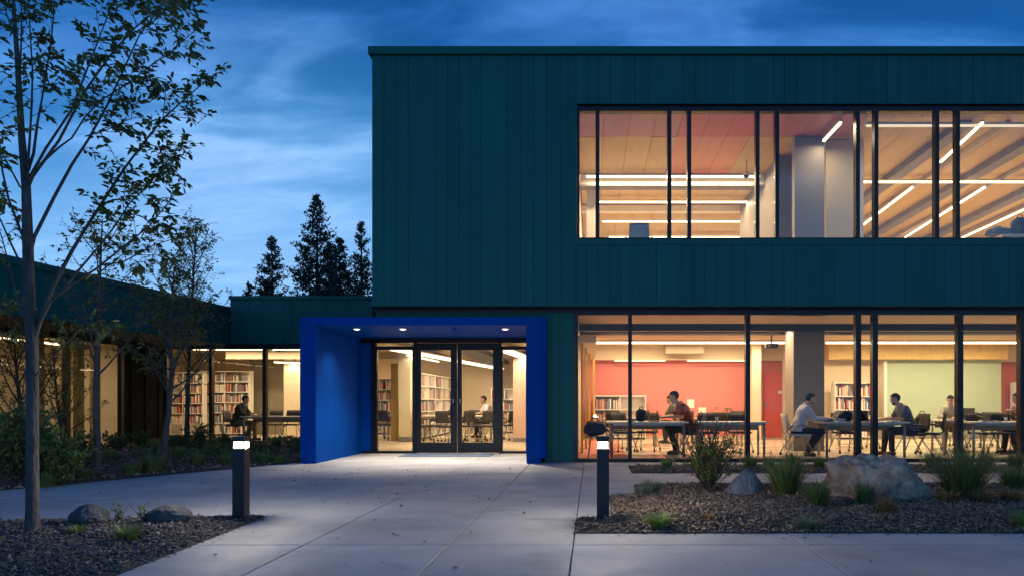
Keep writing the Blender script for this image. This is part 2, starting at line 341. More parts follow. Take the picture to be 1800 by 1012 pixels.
M['woodorangeglow'] = mat('ceiling board tinted with orange glow', (.66, .27, .10), .5, var=.10, vs=2.5, stretch=(4, .3, 1), rnd=.05)  # red glow deeper in the room, as board colour
M['yellow'] = mat('ochre timber fin', (.52, .33, .07), .5, var=.1, vs=3, stretch=(4, 4, .4))
M['floor'] = mat('polished cream floor', (.62, .52, .40), .28, var=.05, vs=1)
M['floorred'] = mat('pink carpet', (.66, .25, .19), .8, var=.05, vs=30)
M['ceil'] = mat('tan ceiling', (.55, .40, .25), .7, var=.05, vs=.8)
M['ceilw'] = mat('off white ceiling', (.66, .56, .43), .7, var=.04, vs=.8)
M['beam'] = mat('grey duct', (.20, .19, .18), .5, var=.2, vs=3)
M['lamp'] = emit('warm lamp diffuser', (1, .76, .46), 5.5)
M['lamp2'] = emit('soft warm lamp diffuser', (1, .78, .50), 3.4)
M['lamp3'] = emit('dim warm lamp diffuser', (1, .76, .5), 1.1)
M['lampw'] = emit('bollard lamp', (1, .84, .62), 9)
M['tabletop'] = mat('white laminate table top', (.66, .60, .52), .35, var=.03)
M['steel'] = mat('grey steel leg', (.33, .32, .31), .35, metal=.7)
M['plastic'] = mat('black plastic', (.02, .02, .022), .45, var=.1)
M['chairgrey'] = mat('charcoal chair fabric', (.045, .045, .048), .75, var=.15, vs=30)
M['chairwhite'] = mat('off white chair shell', (.66, .62, .52), .45)
M['screen'] = mat('laptop shell', (.10, .10, .105), .35, metal=.5)
M['paper'] = mat('white paper', (.80, .77, .70), .7)
M['books'] = bookm()
M['bag'] = mat('dark bag fabric', (.022, .024, .03), .8, var=.3, vs=14, bump=.4, bs=25)
M['cushion'] = mat('slate cushion fabric', (.05, .058, .075), .85, var=.2, vs=14, bump=.4, bs=25)
M['skin'] = mat('skin', (.52, .30, .20), .55, var=.06, vs=18)
M['skin2'] = mat('tan skin', (.36, .20, .125), .55, var=.06, vs=18)
M['hair'] = mat('dark brown hair', (.020, .012, .008), .75, var=.3, vs=60, bump=.6, bs=150, spec=.15)
M['stubble'] = mat('short beard', (.13, .075, .05), .8, var=.3, vs=80)
M['darktro'] = mat('charcoal trousers', (.03, .03, .034), .8, var=.2, vs=12)
M['khaki'] = mat('khaki trousers', (.15, .125, .09), .8, var=.15, vs=12)
M['rust'] = mat('rust red polo fabric', (.26, .045, .022), .8, var=.12, vs=10, bump=.3, bs=18)
M['shirt'] = mat('pale lavender shirt', (.58, .57, .60), .75, var=.05, vs=10, bump=.3, bs=18)
M['slate'] = mat('slate blue polo fabric', (.115, .13, .165), .8, var=.1, vs=10, bump=.3, bs=18)
M['hoodie'] = mat('light grey hoodie fabric', (.36, .33, .28), .85, var=.1, vs=10, bump=.3, bs=18)
M['olivetop'] = mat('olive top fabric', (.10, .095, .06), .85, var=.1, vs=10)
M['browntop'] = mat('brown top fabric', (.12, .075, .045), .85, var=.1, vs=10)
M['blacktop'] = mat('black jacket fabric', (.014, .014, .016), .8, var=.2, vs=10, bump=.3, bs=18)
M['shoe'] = mat('brown leather shoe', (.16, .09, .045), .5)
M['shoed'] = mat('dark shoe', (.03, .025, .02), .5)
M['doormat'] = mat('blue grey entrance mat', (.10, .15, .24), .9, var=.2, vs=80)
M['fascia_dark'] = mat('dark grey ribbed wall', (.02, .019, .017), .9, var=.1, vs=2, spec=.05)
M['lens'] = glassm('clear lamp lens', f0=.06)

# ================================================================== SETTING
DB, DG, DP, DD, DL = 12.9, 13.14, 12.78, 15.33, 19.2     # depths: upper box, ground glazing, portal front, doors, low block
ground = MB().prism([(-600, -60), (600, -60), (600, 900), (-600, 900)], -.5, -.07).build('ground', M['soil']); tag(ground, kind='structure')
# pavement slabs with real joints
paving = empty('pavement', kind='structure')
XL_ = [-16, -12.8, -9.3, -5.8, -2.32, -1.15, -.15, 1.71, 3.57, 5.43, 7.3, 9.2, 11.1, 13, 15]
YL_ = [-6, -3, -1.5, 0, 1.4, 2.8, 4.15, 5.5, 6.8, 8.17, 9.54, 11.04, 12.5, 13.9, 15.45]
for i in range(len(XL_)-1):
    for j in range(len(YL_)-1):
        x0, x1, y0, y1 = XL_[i]+.004, XL_[i+1]-.004, YL_[j]+.003, YL_[j+1]-.003
        if y0 > 12.4 and (x0 > -1.2 or x1 < -5.6): 
            if x1 < -5.6: continue
            y1 = min(y1, 13.05)
            if y0 > 13: continue
        b = .006; z = RNG.uniform(-.0015, .0015)
        mb = MB(); mb.v = [(x0, y0, -.1), (x1, y0, -.1), (x1, y1, -.1), (x0, y1, -.1), (x0, y0, z-b), (x1, y0, z-b), (x1, y1, z-b), (x0, y1, z-b), (x0+b, y0+b, z), (x1-b, y0+b, z), (x1-b, y1-b, z), (x0+b, y1-b, z)]
        mb.f = [(0,1,5,4),(1,2,6,5),(2,3,7,6),(3,0,4,7),(4,5,9,8),(5,6,10,9),(6,7,11,10),(7,4,8,11),(8,9,10,11)]; mb.m = [0]*9
        mb.build('slab', M['concrete'], paving)
# planting beds: low mounded sheets laid over the slab level
def inside(poly, x, y):
    c = np.zeros(np.shape(x), bool); n = len(poly)
    for i in range(n):
        x0, y0 = poly[i]; x1, y1 = poly[(i+1) % n]
        m = ((y0 > y) != (y1 > y)) & (x < (x1-x0)*(y-y0)/((y1-y0) if y1 != y0 else 1e-9)+x0)
        c ^= m
    return c
def edist(poly, x, y):
    d = np.full(np.shape(x), 1e9); n = len(poly)
    for i in range(n):
        ax, ay = poly[i]; bx_, by_ = poly[(i+1) % n]; vx, vy = bx_-ax, by_-ay; L2 = vx*vx+vy*vy
        t = np.clip(((x-ax)*vx+(y-ay)*vy)/L2, 0, 1); d = np.minimum(d, np.hypot(x-ax-t*vx, y-ay-t*vy))
    return d
def hnoise(x, y, s=1.0):
    return (np.sin(x*2.1*s+1.3)*np.cos(y*1.7*s+.4)+.5*np.sin(x*4.7*s+y*3.1*s)+.3*np.cos(x*9.3*s-y*7.9*s))/1.8
BEDS = {}
def bed(name, poly, mound, m, rise=.5, step=.12):
    BEDS[name] = (poly, mound, rise)
    bm = bmesh.new(); vs_ = [bm.verts.new((p[0], p[1], 0)) for p in poly]; f = bm.faces.new(vs_)
    xs = [p[0] for p in poly]; ys = [p[1] for p in poly]
    bmesh.ops.triangulate(bm, faces=bm.faces[:])
    for axis, lo, hi in ((0, min(xs), max(xs)), (1, min(ys), max(ys))):
        k = lo+step
        while k < hi:
            co = [0, 0, 0]; no = [0, 0, 0]; co[axis] = k; no[axis] = 1
            bmesh.ops.bisect_plane(bm, geom=bm.verts[:]+bm.edges[:]+bm.faces[:], plane_co=co, plane_no=no, dist=1e-5); k += step
    bmesh.ops.triangulate(bm, faces=bm.faces[:])
    out = [f for f in bm.faces if not inside(poly, np.array([f.calc_center_median().x]), np.array([f.calc_center_median().y]))[0]]
    bmesh.ops.delete(bm, geom=out, context='FACES')
    for v in bm.verts: v.co.z = bed_z(name, v.co.x, v.co.y)
    for f in bm.faces:
        if f.normal.z < 0: f.normal_flip()
    me = bpy.data.meshes.new(name); bm.to_mesh(me); bm.free(); me.polygons.foreach_set('use_smooth', [True]*len(me.polygons))
    return tag(link(name, me, None, m), kind='structure')
def bed_z(name, x, y):
    poly, mound, rise = BEDS[name]; d = edist(poly, np.array([x]), np.array([y]))[0]
    t = min(1, d/rise); t = t*t*(3-2*t)
    return float(.008+t*mound*(1+.35*hnoise(x, y, 1.3))+min(1, d/.1)*.012*(1+hnoise(x, y, 6)))
def g2(x, y): v = G(x, y); return (v.x, v.y)
left_bed = [g2(470, 907), g2(0, 918), (-9.5, 6.0), (-9.5, 3.2), (-3.9, 3.2), g2(200, 1012)]
bed('front_planting_bed', left_bed, .05, M['mulch'])
YF = G(0, 937).y; xA = G(1018, 911).x
right_bed = [(xA-.03, YF), (14, YF), (14, G(0, 852).y), G(1116, 852).xy[:], G(1116, 870).xy[:], (G(1073, 870).x, G(0, 870).y), (G(1073, 911).x, G(0, 911).y), (xA-.03, G(0, 911).y)]
right_bed = [tuple(p) for p in right_bed]
bed('boulder_planting_bed', right_bed, .055, M['mulch'])
strip_bed = [(G(1111, 831).x, G(0, 831).y), (14, G(0, 831).y), (14, G(0, 819).y), (G(1111, 831).x, G(0, 819).y)]
bed('window_planting_bed', strip_bed, .03, M['mulch'], rise=.2)
far_bed = [g2(527, 812), (-5.55, 15.5), (-6.5, 15.7), (-6.5, 19.1), (-11.9, 19.1), (-12.4, 8.0), (-14.5, 8.0), g2(-160, 877)]
bed('tree_planting_bed', far_bed, .10, M['mulch'], rise=1.2, step=.25)
# loose chips lying on the beds (uncountable): small wedge-shaped flakes
def chips(name, bedname, n, size, m, near=None, wide=None):
    poly = BEDS[bedname][0]; xs = [p[0] for p in poly]; ys = [p[1] for p in poly]
    x = RNG.uniform(min(xs), max(xs), n*6); y = RNG.uniform(min(ys), max(ys), n*6)
    k = inside(poly, x, y)
    if wide: k &= (x > wide[0]) & (x < wide[1])
    if near: k &= RNG.random(len(x)) < np.clip(near/np.maximum(y, 1)**2, 0, 1)
    k &= edist(poly, x, y) > .012
    x, y = x[k][:n], y[k][:n]; n = len(x)
    z = np.array([bed_z(bedname, a, b) for a, b in zip(x, y)])
    base = np.array([(-1, -.45, 0), (.9, -.55, .1), (1, .4, -.05), (-.7, .6, .1), (.1, 0, .55), (0, .05, -.4)], float)
    tri = np.array([(0,1,4),(1,2,4),(2,3,4),(3,0,4),(1,0,5),(2,1,5),(3,2,5),(0,3,5)])
    s = size*np.clip(RNG.lognormal(-.12, .48, (n, 1, 1)), .25, 2.6)*np.stack([RNG.uniform(.8, 1.5, n), RNG.uniform(.35, .95, n), RNG.uniform(.25, .8, n)], 1)[:, None, :]
    v = base[None]*s+RNG.normal(0, size*.13, (n, 6, 3))
    a = RNG.uniform(0, 2*pi, n); tl = RNG.normal(0, .45, n)
    ca, sa = np.cos(a), np.sin(a); ct, st = np.cos(tl), np.sin(tl)
    vx = v[..., 0]*ct[:, None]+v[..., 2]*st[:, None]; vz = -v[..., 0]*st[:, None]+v[..., 2]*ct[:, None]; vy = v[..., 1]
    X = vx*ca[:, None]-vy*sa[:, None]+x[:, None]; Y = vx*sa[:, None]+vy*ca[:, None]+y[:, None]; Z = vz+z[:, None]+size*.22
    V = np.stack([X, Y, Z], -1).reshape(-1, 3); F = (tri[None]+6*np.arange(n)[:, None, None]).reshape(-1, 3)
    return tag(np_mesh(name, V, F, m), kind='stuff')
tag(chips('bark_chips', 'boulder_planting_bed', 42000, .0155, M['chip'], near=48, wide=(-.5, 6.5)), 'brown bark and stone chips around the boulders', 'chips')
tag(chips('gravel', 'front_planting_bed', 24000, .0145, M['chipdark'], wide=(-6.5, -2)), 'dark gravel chips around the foreground tree', 'gravel')
tag(chips('leaf_litter', 'tree_planting_bed', 7000, .035, M['chip'], wide=(-14, -5)), 'leaf litter and chips under the slender trees', 'litter')
tag(chips('gravel', 'window_planting_bed', 2500, .022, M['chip'], wide=(.4, 9)), 'pale gravel in the strip below the windows', 'gravel')

# chips spilled over the bed edges and fallen leaves on the paving
def spill(name, bedname, n, size, m):
    poly = BEDS[bedname][0]; xs = [p[0] for p in poly]; ys = [p[1] for p in poly]
    x = RNG.uniform(min(xs)-.3, max(xs)+.3, n*60); y = RNG.uniform(min(ys)-.3, max(ys)+.3, n*60); d = edist(poly, x, y)
    k = ~inside(poly, x, y) & (RNG.random(len(x)) < np.exp(-d/.05)) & (np.abs(x) < 7) & (y > 3.6)
    x, y = x[k][:n], y[k][:n]; n = len(x); base = np.array([(-1, -.45, 0), (.9, -.55, .1), (1, .4, 0), (-.7, .6, .1), (.1, 0, .6)]); tri = np.array([(0,1,4),(1,2,4),(2,3,4),(3,0,4)])
    s = size*RNG.uniform(.3, 1.0, (n, 1, 1)); a = RNG.uniform(0, 6.3, n); v = base[None]*s; X = v[..., 0]*np.cos(a)[:, None]-v[..., 1]*np.sin(a)[:, None]+x[:, None]; Y = v[..., 0]*np.sin(a)[:, None]+v[..., 1]*np.cos(a)[:, None]+y[:, None]; Z = v[..., 2]+.004
    return tag(np_mesh(name, np.stack([X, Y, Z], -1).reshape(-1, 3), (tri[None]+5*np.arange(n)[:, None, None]).reshape(-1, 3), m), kind='stuff')
tag(spill('stray_chips', 'boulder_planting_bed', 260, .018, M['chip']), 'stray chips on the paving beside the boulder bed', 'chips')
tag(spill('stray_gravel', 'front_planting_bed', 260, .016, M['chipdark']), 'stray gravel on the paving beside the front bed', 'gravel')
# ================================================================== MAIN BUILDING
XR = 14.0
BX = PX(653, DB)
RX_ = -.42
main = empty('library_building', (0, 0, 0), label='two storey teal metal clad library block with lit ribbon windows', cat='building')
ZT, ZCOP, ZB0, ZB1 = PZ(84, DB), PZ(97.5, DB), PZ(538, DB), PZ(533, DB)
seamL = [654, 675, 696, 717.6, 766, 786.7, 806.5, 826.5, 845.5, 891.5, 914.4, 938, 960.6, 987, 1012.5]
seamT = [1012.5, 1033, 1052.5, 1073, 1093.5, 1115, 1142.5, 1200.5, 1221, 1241, 1290, 1311, 1360, 1379, 1400, 1448, 1468, 1511, 1536, 1560, 1580, 1600, 1640, 1662, 1690, 1710, 1730, 1775, 1796, 1820, 1842, 1890, 1912, 1960, 2010, 2060, 2110, 2160, 2210, 2260, 2310, 2342]
seamB = [1012.5, 1031, 1051, 1072, 1092, 1111, 1154, 1198, 1218, 1238, 1259, 1287, 1309, 1357, 1378, 1400, 1446, 1467, 1511, 1535, 1591, 1640, 1661, 1690, 1709, 1729, 1773, 1796, 1820, 1842, 1890, 1912, 1960, 2010, 2060, 2110, 2160, 2210, 2260, 2310, 2342]
def panels(seams, z0, z1, D, parent, m):
    for a, b in zip(seams[:-1], seams[1:]):
        off = RNG.choice([0, 0, 0, .002, .004])
        x0, x1 = PX(a, D)+.0022, PX(b, D)-.0022
        mb = MB(); c = .003; y = D-off
        mb.v = [(x0, D+.03, z0), (x1, D+.03, z0), (x1, D+.03, z1), (x0, D+.03, z1), (x0, y+c, z0), (x1, y+c, z0), (x1, y+c, z1), (x0, y+c, z1), (x0+c, y, z0), (x1-c, y, z0), (x1-c, y, z1), (x0+c, y, z1)]
        mb.f = [(8,9,10,11),(4,8,11,7),(9,5,6,10),(0,4,7,3),(5,1,2,6),(0,1,9,8),(0,8,4),(1,5,9),(3,11,10,2),(3,7,11),(2,10,6)]; mb.m = [0]*len(mb.f)
        mb.build('panel', m, parent)
WZ0, WZ1 = PZ(420, DB), PZ(183, DB)
WX0 = PX(1014, DB)
panels(seamL, ZB1+.002, ZCOP-.002, DB, main, M['teal'])
panels(seamT, WZ1+.012, ZCOP-.002, DB, main, M['teal'])
panels(seamB, ZB1+.002, PZ(431, DB), DB, main, M['teal'])
bx('window_sill', M['teal_trim'], main, WX0-.02, DB-.012, PZ(430.5, DB), XR, DB+.18, WZ0-.004)
bx('window_head_trim', M['teal_trim'], main, WX0-.02, DB-.008, WZ1, XR, DB+.02, WZ1+.01)
bx('window_jamb_trim', M['teal_trim'], main, WX0-.02, DB-.008, WZ0-.003, WX0, DB+.02, WZ1-.001)
bx('base_trim', M['teal_trim'], main, BX-.005, DB-.012, ZB0, XR, DB+.05, ZB1)
mb = MB().box(BX-.05, DB-.06, ZCOP, XR+.05, DB+.35, ZT).build('roof_coping', M['teal_trim'], main, bevel=.006)
bx('side_coping', M['teal_trim'], main, BX-.05, DB+.352, ZCOP, BX+.3, 25.9, ZT)
# left side of the upper box: panels
for k in range(26):
    y0 = DB+.035+k*.5; bx('panel', M['teal'], main, BX, y0, ZB1+.002, BX+.03, y0+.494, ZCOP-.002)
# shell
bx('wall', M['dark'], main, BX+.032, DB+.034, ZB0+.02, WX0-.025, DB+.20, ZCOP)
bx('wall', M['dark'], main, WX0-.025, DB+.034, WZ1+.013, XR, DB+.20, ZCOP)
bx('wall', M['dark'], main, WX0-.025, DB+.054, ZB0+.02, XR, DB+.20, PZ(431, DB)-.002)
bx('wall', M['dark'], main, BX+.032, DB+.205, ZB0+.02, BX+.22, 26, ZCOP)
bx('wall', M['dark'], main, RX_, 26.0, 0, XR+.2, 26.2, ZCOP)
bx('wall', M['dark'], main, BX+.03, 26.0, 3.7, RX_-.001, 26.2, ZCOP)
bx('wall', M['teal'], main, XR, DB+.21, 0, XR+.2, 25.99, ZCOP-.01)
bx('interior_wall', M['cream'], main, XR-.09, DB+.22, 3.86, XR-.005, 25.6, 6.7); bx('interior_wall', M['creamdim'], main, XR-.09, DG+.3, .005, XR-.012, 25.6, 2.94)
bx('roof', M['dark'], main, BX+.23, DB+.21, 7.05, XR-.01, 25.99, 7.45)
bx('floor_slab', M['dark'], main, BX+.225, DB+.21, 3.02, XR-.01, 25.98, 3.80)
bx('soffit', M['soffit'], main, BX+.02, DB+.056, ZB0-.012, XR-.01, DG+.3, ZB0+.012)
bx('upper_floor', M['floor'], main, BX+.23, DB+.22, 3.802, XR-.02, 25.95, 3.85)
# ---- upper ribbon window: frame > mullions, panes
def glazing(parent, name, x0, x1, z0, z1, y, mull, fw, head, sill, gm, dpt=.12, panes=True):
    mb = MB()
    mb.box(x0, y-.02, z1-head, x1, y+dpt, z1); mb.box(x0, y-.02, z0, x1, y+dpt, z0+sill)
    mb.box(x0, y-.02, z0+sill, x0+fw, y+dpt, z1-head); mb.box(x1-fw, y-.02, z0+sill, x1, y+dpt, z1-head)
    w = mb.build(name, M['black'], parent)
    edges = [x0+fw]
    for (mx, mw) in mull:
        o = MB().box(mx-mw/2, y-.025, z0+sill-.001, mx+mw/2, y+dpt-.01, z1-head+.001).build('mullion', M['black'], w); edges += [mx-mw/2, mx+mw/2]
    edges.append(x1-fw)
    for a, b in zip(edges[::2], edges[1::2]):
        bx('pane', gm, w, a+.001, y+.035, z0+sill+.001, b-.001, y+.047, z1-head-.001)
    return w
um = [1050.3, 1176.8, 1211.8, 1332, 1366.5, 1508.5, 1541, 1648, 1684.5, 1815, 1850, 1990, 2025, 2160, 2195]
glazing(main, 'window', WX0, XR-.3, WZ0, WZ1-.001, DB+.08, [(PX(x, DB+.05), .075) for x in um], .05, PZ(183, DB)-PZ(193, DB), .04, M['glass_up'])
# ---- ground floor front
XG = PX(1011, DG)
ZH = PZ(549, DG)
bx('beam', M['black'], main, PX(660, DG), DG-.02, ZH, XR, DG+.28, ZB0-.013)
for a, b in ((957, 984), (984, 1010)):
    bx('panel', M['teal'], main, PX(a, DG)+.003, DG, 0, PX(b, DG)-.003, DG+.06, ZH-.002)
for a, b in ((661, 720), (720, 800), (800, 870), (870, 957)):
    bx('panel', M['teal'], main, PX(a, DG)+.003, DG, 2.741, PX(b, DG)-.003, DG+.06, ZH-.002)
bx('wall', M['dark'], main, PX(957, DG), DG+.062, 0, XG-.01, DG+.24, ZH-.003)
bx('wall', M['dark'], main, BX+.23, DG+.062, 2.745, PX(957, DG)-.002, DG+.24, ZH-.003)
gm = [(1107.5, .07), (1314.5, .085), (1508.5, .10), (1538, .10), (1687.5, .105), (1797, .10), (1980, .085), (2170, .085)]
glazing(main, 'window', XG, XR-.01, -.005, ZH-.001, DG, [(PX(x, DG), w) for x, w in gm], .055, .045, .07, M['glass'])
# ---- ground floor reading room
RX, RB, ZC = -.30, 21.4, 2.95
bx('floor', M['floor'], main, RX, DG+.13, -.06, XR-.02, 25.9, .004)
bx('carpet', M['floorred'], main, RX+.01, DG+.3, .005, .75, 20.5, .012)
bx('ceiling', M['ceil'], main, RX-.1, DG+.25, ZC, XR-.02, 25.9, ZC+.06)
bx('interior_wall', M['cream'], main, RX-.12, DG+.30, 0, RX, 26, ZC-.001)
WB = bx('interior_wall', M['coral'], main, RX+.001, RB, .0, PX(1322, RB), RB+.1, PZ(633, RB)); WB['label'] = 'coral red accent wall behind the reading tables'
bx('bulkhead', M['cream'], main, RX+.001, RB-.35, PZ(633, RB)+.002, PX(1322, RB), RB+.1, ZC-.002)
bx('duct_cover', M['creamdim'], main, PX(1170, 20.6), 20.55, 2.62, PX(1237, 20.6), 21.04, ZC-.003)
bx('ledge_light', M['lamp2'], main, PX(1080, 21), 21.0, PZ(634, 21.0), PX(1170, 21), 21.04, PZ(633, 21.0)+.005)
bx('ledge_light', M['lamp2'], main, PX(1208, 21), 21.0, PZ(634, 21.0), PX(1310, 21), 21.04, PZ(633, 21.0)+.005)
bx('skirting', M['creamdim'], main, RX+.002, RB-.02, .004, PX(1322, RB), RB-.001, .10)
bx('column', M['cream'], main, PX(1322, 20.4), 20.4, .004, PX(1338, 20.4), 20.9, ZC-.002)
DRW = 22.4
wd = bx('interior_wall', M['coral'], main, PX(1322, RB)+.01, DRW, 0, PX(1392, DRW), DRW+.1, PZ(634, DRW)); wd['label'] = 'coral red recess with a door'
bx('bulkhead', M['cream'], main, PX(1322, RB)+.01, DRW-.3, PZ(634, DRW)+.002, PX(1392, DRW), DRW+.1, ZC-.002)
dr = bx('door', mat('coral red door leaf', (.70, .12, .10), .35), main, PX(1343, DRW), DRW-.045, .01, PX(1378, DRW), DRW-.002, 2.12)
bx('handle', M['steel'], dr, PX(1345, DRW), DRW-.09, 1.0, PX(1348, DRW), DRW-.046, 1.14); bx('sign', M['paper'], dr, PX(1367, DRW), DRW-.055, PZ(691, DRW), PX(1377, DRW), DRW-.046, PZ(686, DRW))
bx('pilaster', M['white'], main, PX(1383, 20.8), 20.8, .004, PX(1394, 20.8), 21.3, ZC-.002)
c = bx('column', M['taupe'], main, PX(1395, 16), 16, .004, PX(1449, 16), 16.7, ZC-.002); c['label'] = 'broad taupe column beside the white shirted man'
bx('column_base', M['beam'], main, PX(1394.5, 15.99), 15.985, .004, PX(1449.5, 15.99), 16.71, .14)
bx('interior_wall', M['cream'], main, PX(1392, DRW)+.01, RB+.25, 0, PX(1557, RB), RB+.35, ZC-.002)
bx('pilaster', M['white'], main, PX(1552, RB), RB-.1, .004, PX(1557, RB), RB+.24, PZ(632, RB))
gw = bx('interior_wall', M['green'], main, PX(1557, RB)+.004, RB, 0, PX(1760, RB), RB+.1, PZ(632, RB)); gw['label'] = 'sage green accent wall'
bx('bulkhead', M['wood'], main, PX(1450, RB), RB-.35, PZ(632, RB)+.002, PX(1760, RB), RB+.1, ZC-.002)
bx('skirting', M['olive'], main, PX(1557, RB)+.004, RB-.02, .004, PX(1760, RB), RB-.001, .12)
rw = bx('interior_wall', M['coral'], main, PX(1760, RB)+.004, RB+.6, 0, XR-.02, RB+.7, PZ(634, RB)); rw['label'] = 'coral red wall at the right edge'
bx('bulkhead', M['cream'], main, PX(1760, RB)+.004, RB+.3, PZ(634, RB)+.002, XR-.02, RB+.7, ZC-.002)
for x, D, w, m in ((1023, 15.2, .045, 'yellow'), (1030, 16.6, .05, 'yellow'), (1036, 18.4, .055, 'yellow'), (1044, 20.3, .06, 'yellow')):
    bx('timber_fin', M[m], main, max(PX(x, D)-w/2, RX+.001), D, .013, PX(x, D)+w/2, D+.35, 2.46)
bx('fin_head', M['cream'], main, RX+.002, 15, 2.462, .1, 20.9, 2.62)
for z_, D, t in ((2.87, 15.75, .075), (2.885, 16.85, .065)):
    bx('ceiling_slot', M['plastic'], main, RX+.01, D, z_-t, XR-.03, D+.22, ZC-.001)
# ---- lamps: fixture (housing, diffuser) with its own light
WARM = (1, .73, .44)
def strip_light(a, b, w, h, label, power, m='lamp', name='ceiling_light', group='linear lamps', down=True, cat='lamp'):
    a, b = Vector(a), Vector(b); c = (a+b)/2; d = b-a; L = d.length; ang = math.atan2(d.y, d.x)
    t = empty(name, c, ang, label, cat, group)
    MB().box(-L/2, -w/2-.01, .0, L/2, w/2+.01, h).build('housing', M['white'], t)
    MB().box(-L/2+.01, -w/2, -h*.9, L/2-.01, w/2, -.001).build('diffuser', M[m], t)
    if power:
        ld = bpy.data.lights.new('lamp_light', 'AREA'); ld.shape = 'RECTANGLE'; ld.size = L*.96; ld.size_y = max(w, .06); ld.energy = power; ld.color = WARM
        lo = bpy.data.objects.new('lamp_light', ld); COL.objects.link(lo); lo.parent = t; lo.location = (0, 0, -h*.9-.004)
    return t
PW = 1.0
strip_light((PX(1024, 19.8), 19.8, 2.89), (PX(1380, 19.8), 19.8, 2.89), .12, .05, 'long warm ceiling strip in front of the coral red wall downstairs', 190*PW)
strip_light((PX(1452, 19.8), 19.8, 2.89), (PX(1820, 19.8), 19.8, 2.89), .12, .05, 'long warm ceiling strip in front of the sage green wall downstairs', 190*PW)
strip_light((.2, 16.40, 2.90), (6.2, 16.40, 2.90), .10, .035, 'thin ceiling strip between dark slots above the rust polo man', 230*PW, 'lamp2')
strip_light((6.5, 16.40, 2.90), (12.9, 16.40, 2.90), .10, .035, 'thin ceiling strip between dark slots above the hoodie man', 230*PW, 'lamp2')
# ---- upper floor room
UZ = 6.76
ceil = bx('ceiling', M['dark'], main, RX, DB+.21, UZ+.02, XR-.02, 25.9, UZ+.06)
xs = np.arange(RX+.02, XR-.1, .52)
for k, x in enumerate(xs):
    pxm = (x+.26)/13.9*FPX+VX
    seg = [(DB+.22, 14.45), (14.455, 16.9), (16.905, 20.0), (20.005, 23.4), (23.405, 25.8)]
    for q, (y0, y1) in enumerate(seg):
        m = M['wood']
        if q == 0 and pxm < 1505: m = M['woodredglow'] if 1205 < pxm < 1350 else M['woodpinkglow']  # reflected tint painted on the row nearest the glass
        if q == 1 and 1215 < pxm < 1330: m = M['woodorangeglow']
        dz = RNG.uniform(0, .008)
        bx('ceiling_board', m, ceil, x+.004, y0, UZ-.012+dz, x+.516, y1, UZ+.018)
bx('interior_wall', M['white'], main, RX-.1, DB+.22, 3.851, RX, 25.8, UZ+.05)
bx('interior_wall', M['cream'], main, RX, 25.7, 3.851, XR-.02, 25.9, UZ-.02)
bx('column', M['white'], main, PX(1031, 17.3), 17.3, 3.851, PX(1047, 17.3), 17.6, UZ-.25)
bx('beam', M['white'], main, RX+.01, 16.75, UZ-.30, PX(1364, 16.8), 16.98, UZ-.03)
bx('beam_flange', M['beam'], main, RX+.01, 16.70, UZ-.335, PX(1364, 16.8), 17.03, UZ-.302)
bx('beam', M['white'], main, RX+.01, 19.4, UZ-.2, PX(1355, 19.4), 19.6, UZ-.03)
bx('interior_wall', M['taupe'], main, PX(1368, 15.5), 15.5, 3.851, PX(1396, 15.5), 19.5, UZ-.02)
bx('interior_wall', M['whiteshade'], main, PX(1397, 14.4), 14.4, 3.851, PX(1449, 14.4), 14.6, UZ-.02)  # same white partition as the next wall, darkened where shaded
bx('interior_wall', M['cream'], main, PX(1449.5, 14.7), 14.61, 3.851, PX(1506, 14.7), 14.9, UZ-.02)
bx('interior_wall', M['white'], main, PX(1506, 14.7)+.002, 14.62, 3.851, PX(1506, 14.7)+.12, 24, UZ-.02)
for X0 in (7.7, 9.6, 11.7):
    bx('duct', M['beam'], main, X0-.42, 13.6, UZ-.16, X0-.12, 25.0, UZ-.02)
    bx('beam', M['creamdim'], main, X0+.55, 13.6, UZ-.12, X0+.66, 25.0, UZ-.02)
LZ = 6.60
def ustrip(a, b, lab, p, m='lamp'): return strip_light((*a, LZ), (*b, LZ), .045, .04, lab, p, m, group='upstairs linear lamps')
ustrip((PX(1030, 16.5), 16.5), (PX(1336, 16.5), 16.5), 'upstairs light bar highest of the horizontal bars at the left', 110)
ustrip((PX(1043, 18.6), 18.6), (PX(1348, 18.6), 18.6), 'upstairs light bar second down of the horizontal bars at the left', 130)
ustrip((PX(1058, 20.6), 20.6), (PX(1332, 20.6), 20.6), 'upstairs light bar third down of the horizontal bars at the left', 130)
ustrip((PX(1070, 22.55), 22.55), (PX(1320, 22.55), 22.55), 'upstairs light bar lowest, just above the window sill at left', 110)
ustrip((8.36, 21.2), (8.14, 17.3), 'slanting upstairs light bar rising from the narrow pane beside the white wall', 130)
ustrip((7.92, 15.5), (7.62, 13.3), 'slanting upstairs light bar near the window head at far right', 60)
ustrip((10.37, 22.6), (9.97, 17.3), 'slanting upstairs light bar in the middle of the right panes', 140)
ustrip((12.3, 23.2), (12.2, 17.0), 'slanting upstairs light bar lowest at the right edge', 140)
ustrip((PX(1513, 16.9), 16.9), (PX(1860, 16.9), 16.9), 'thin horizontal upstairs light bar crossing the right panes', 60)
ustrip((PX(1522, 13.45), 13.45), (PX(1800, 13.45), 13.45), 'thin horizontal upstairs light bar close under the window head', 0, 'lamp3')
ustrip((PX(1449, 14.2), 14.25), (PX(1478, 13.3), 13.3), 'short slanting upstairs light bar in front of the shaded white wall', 16)

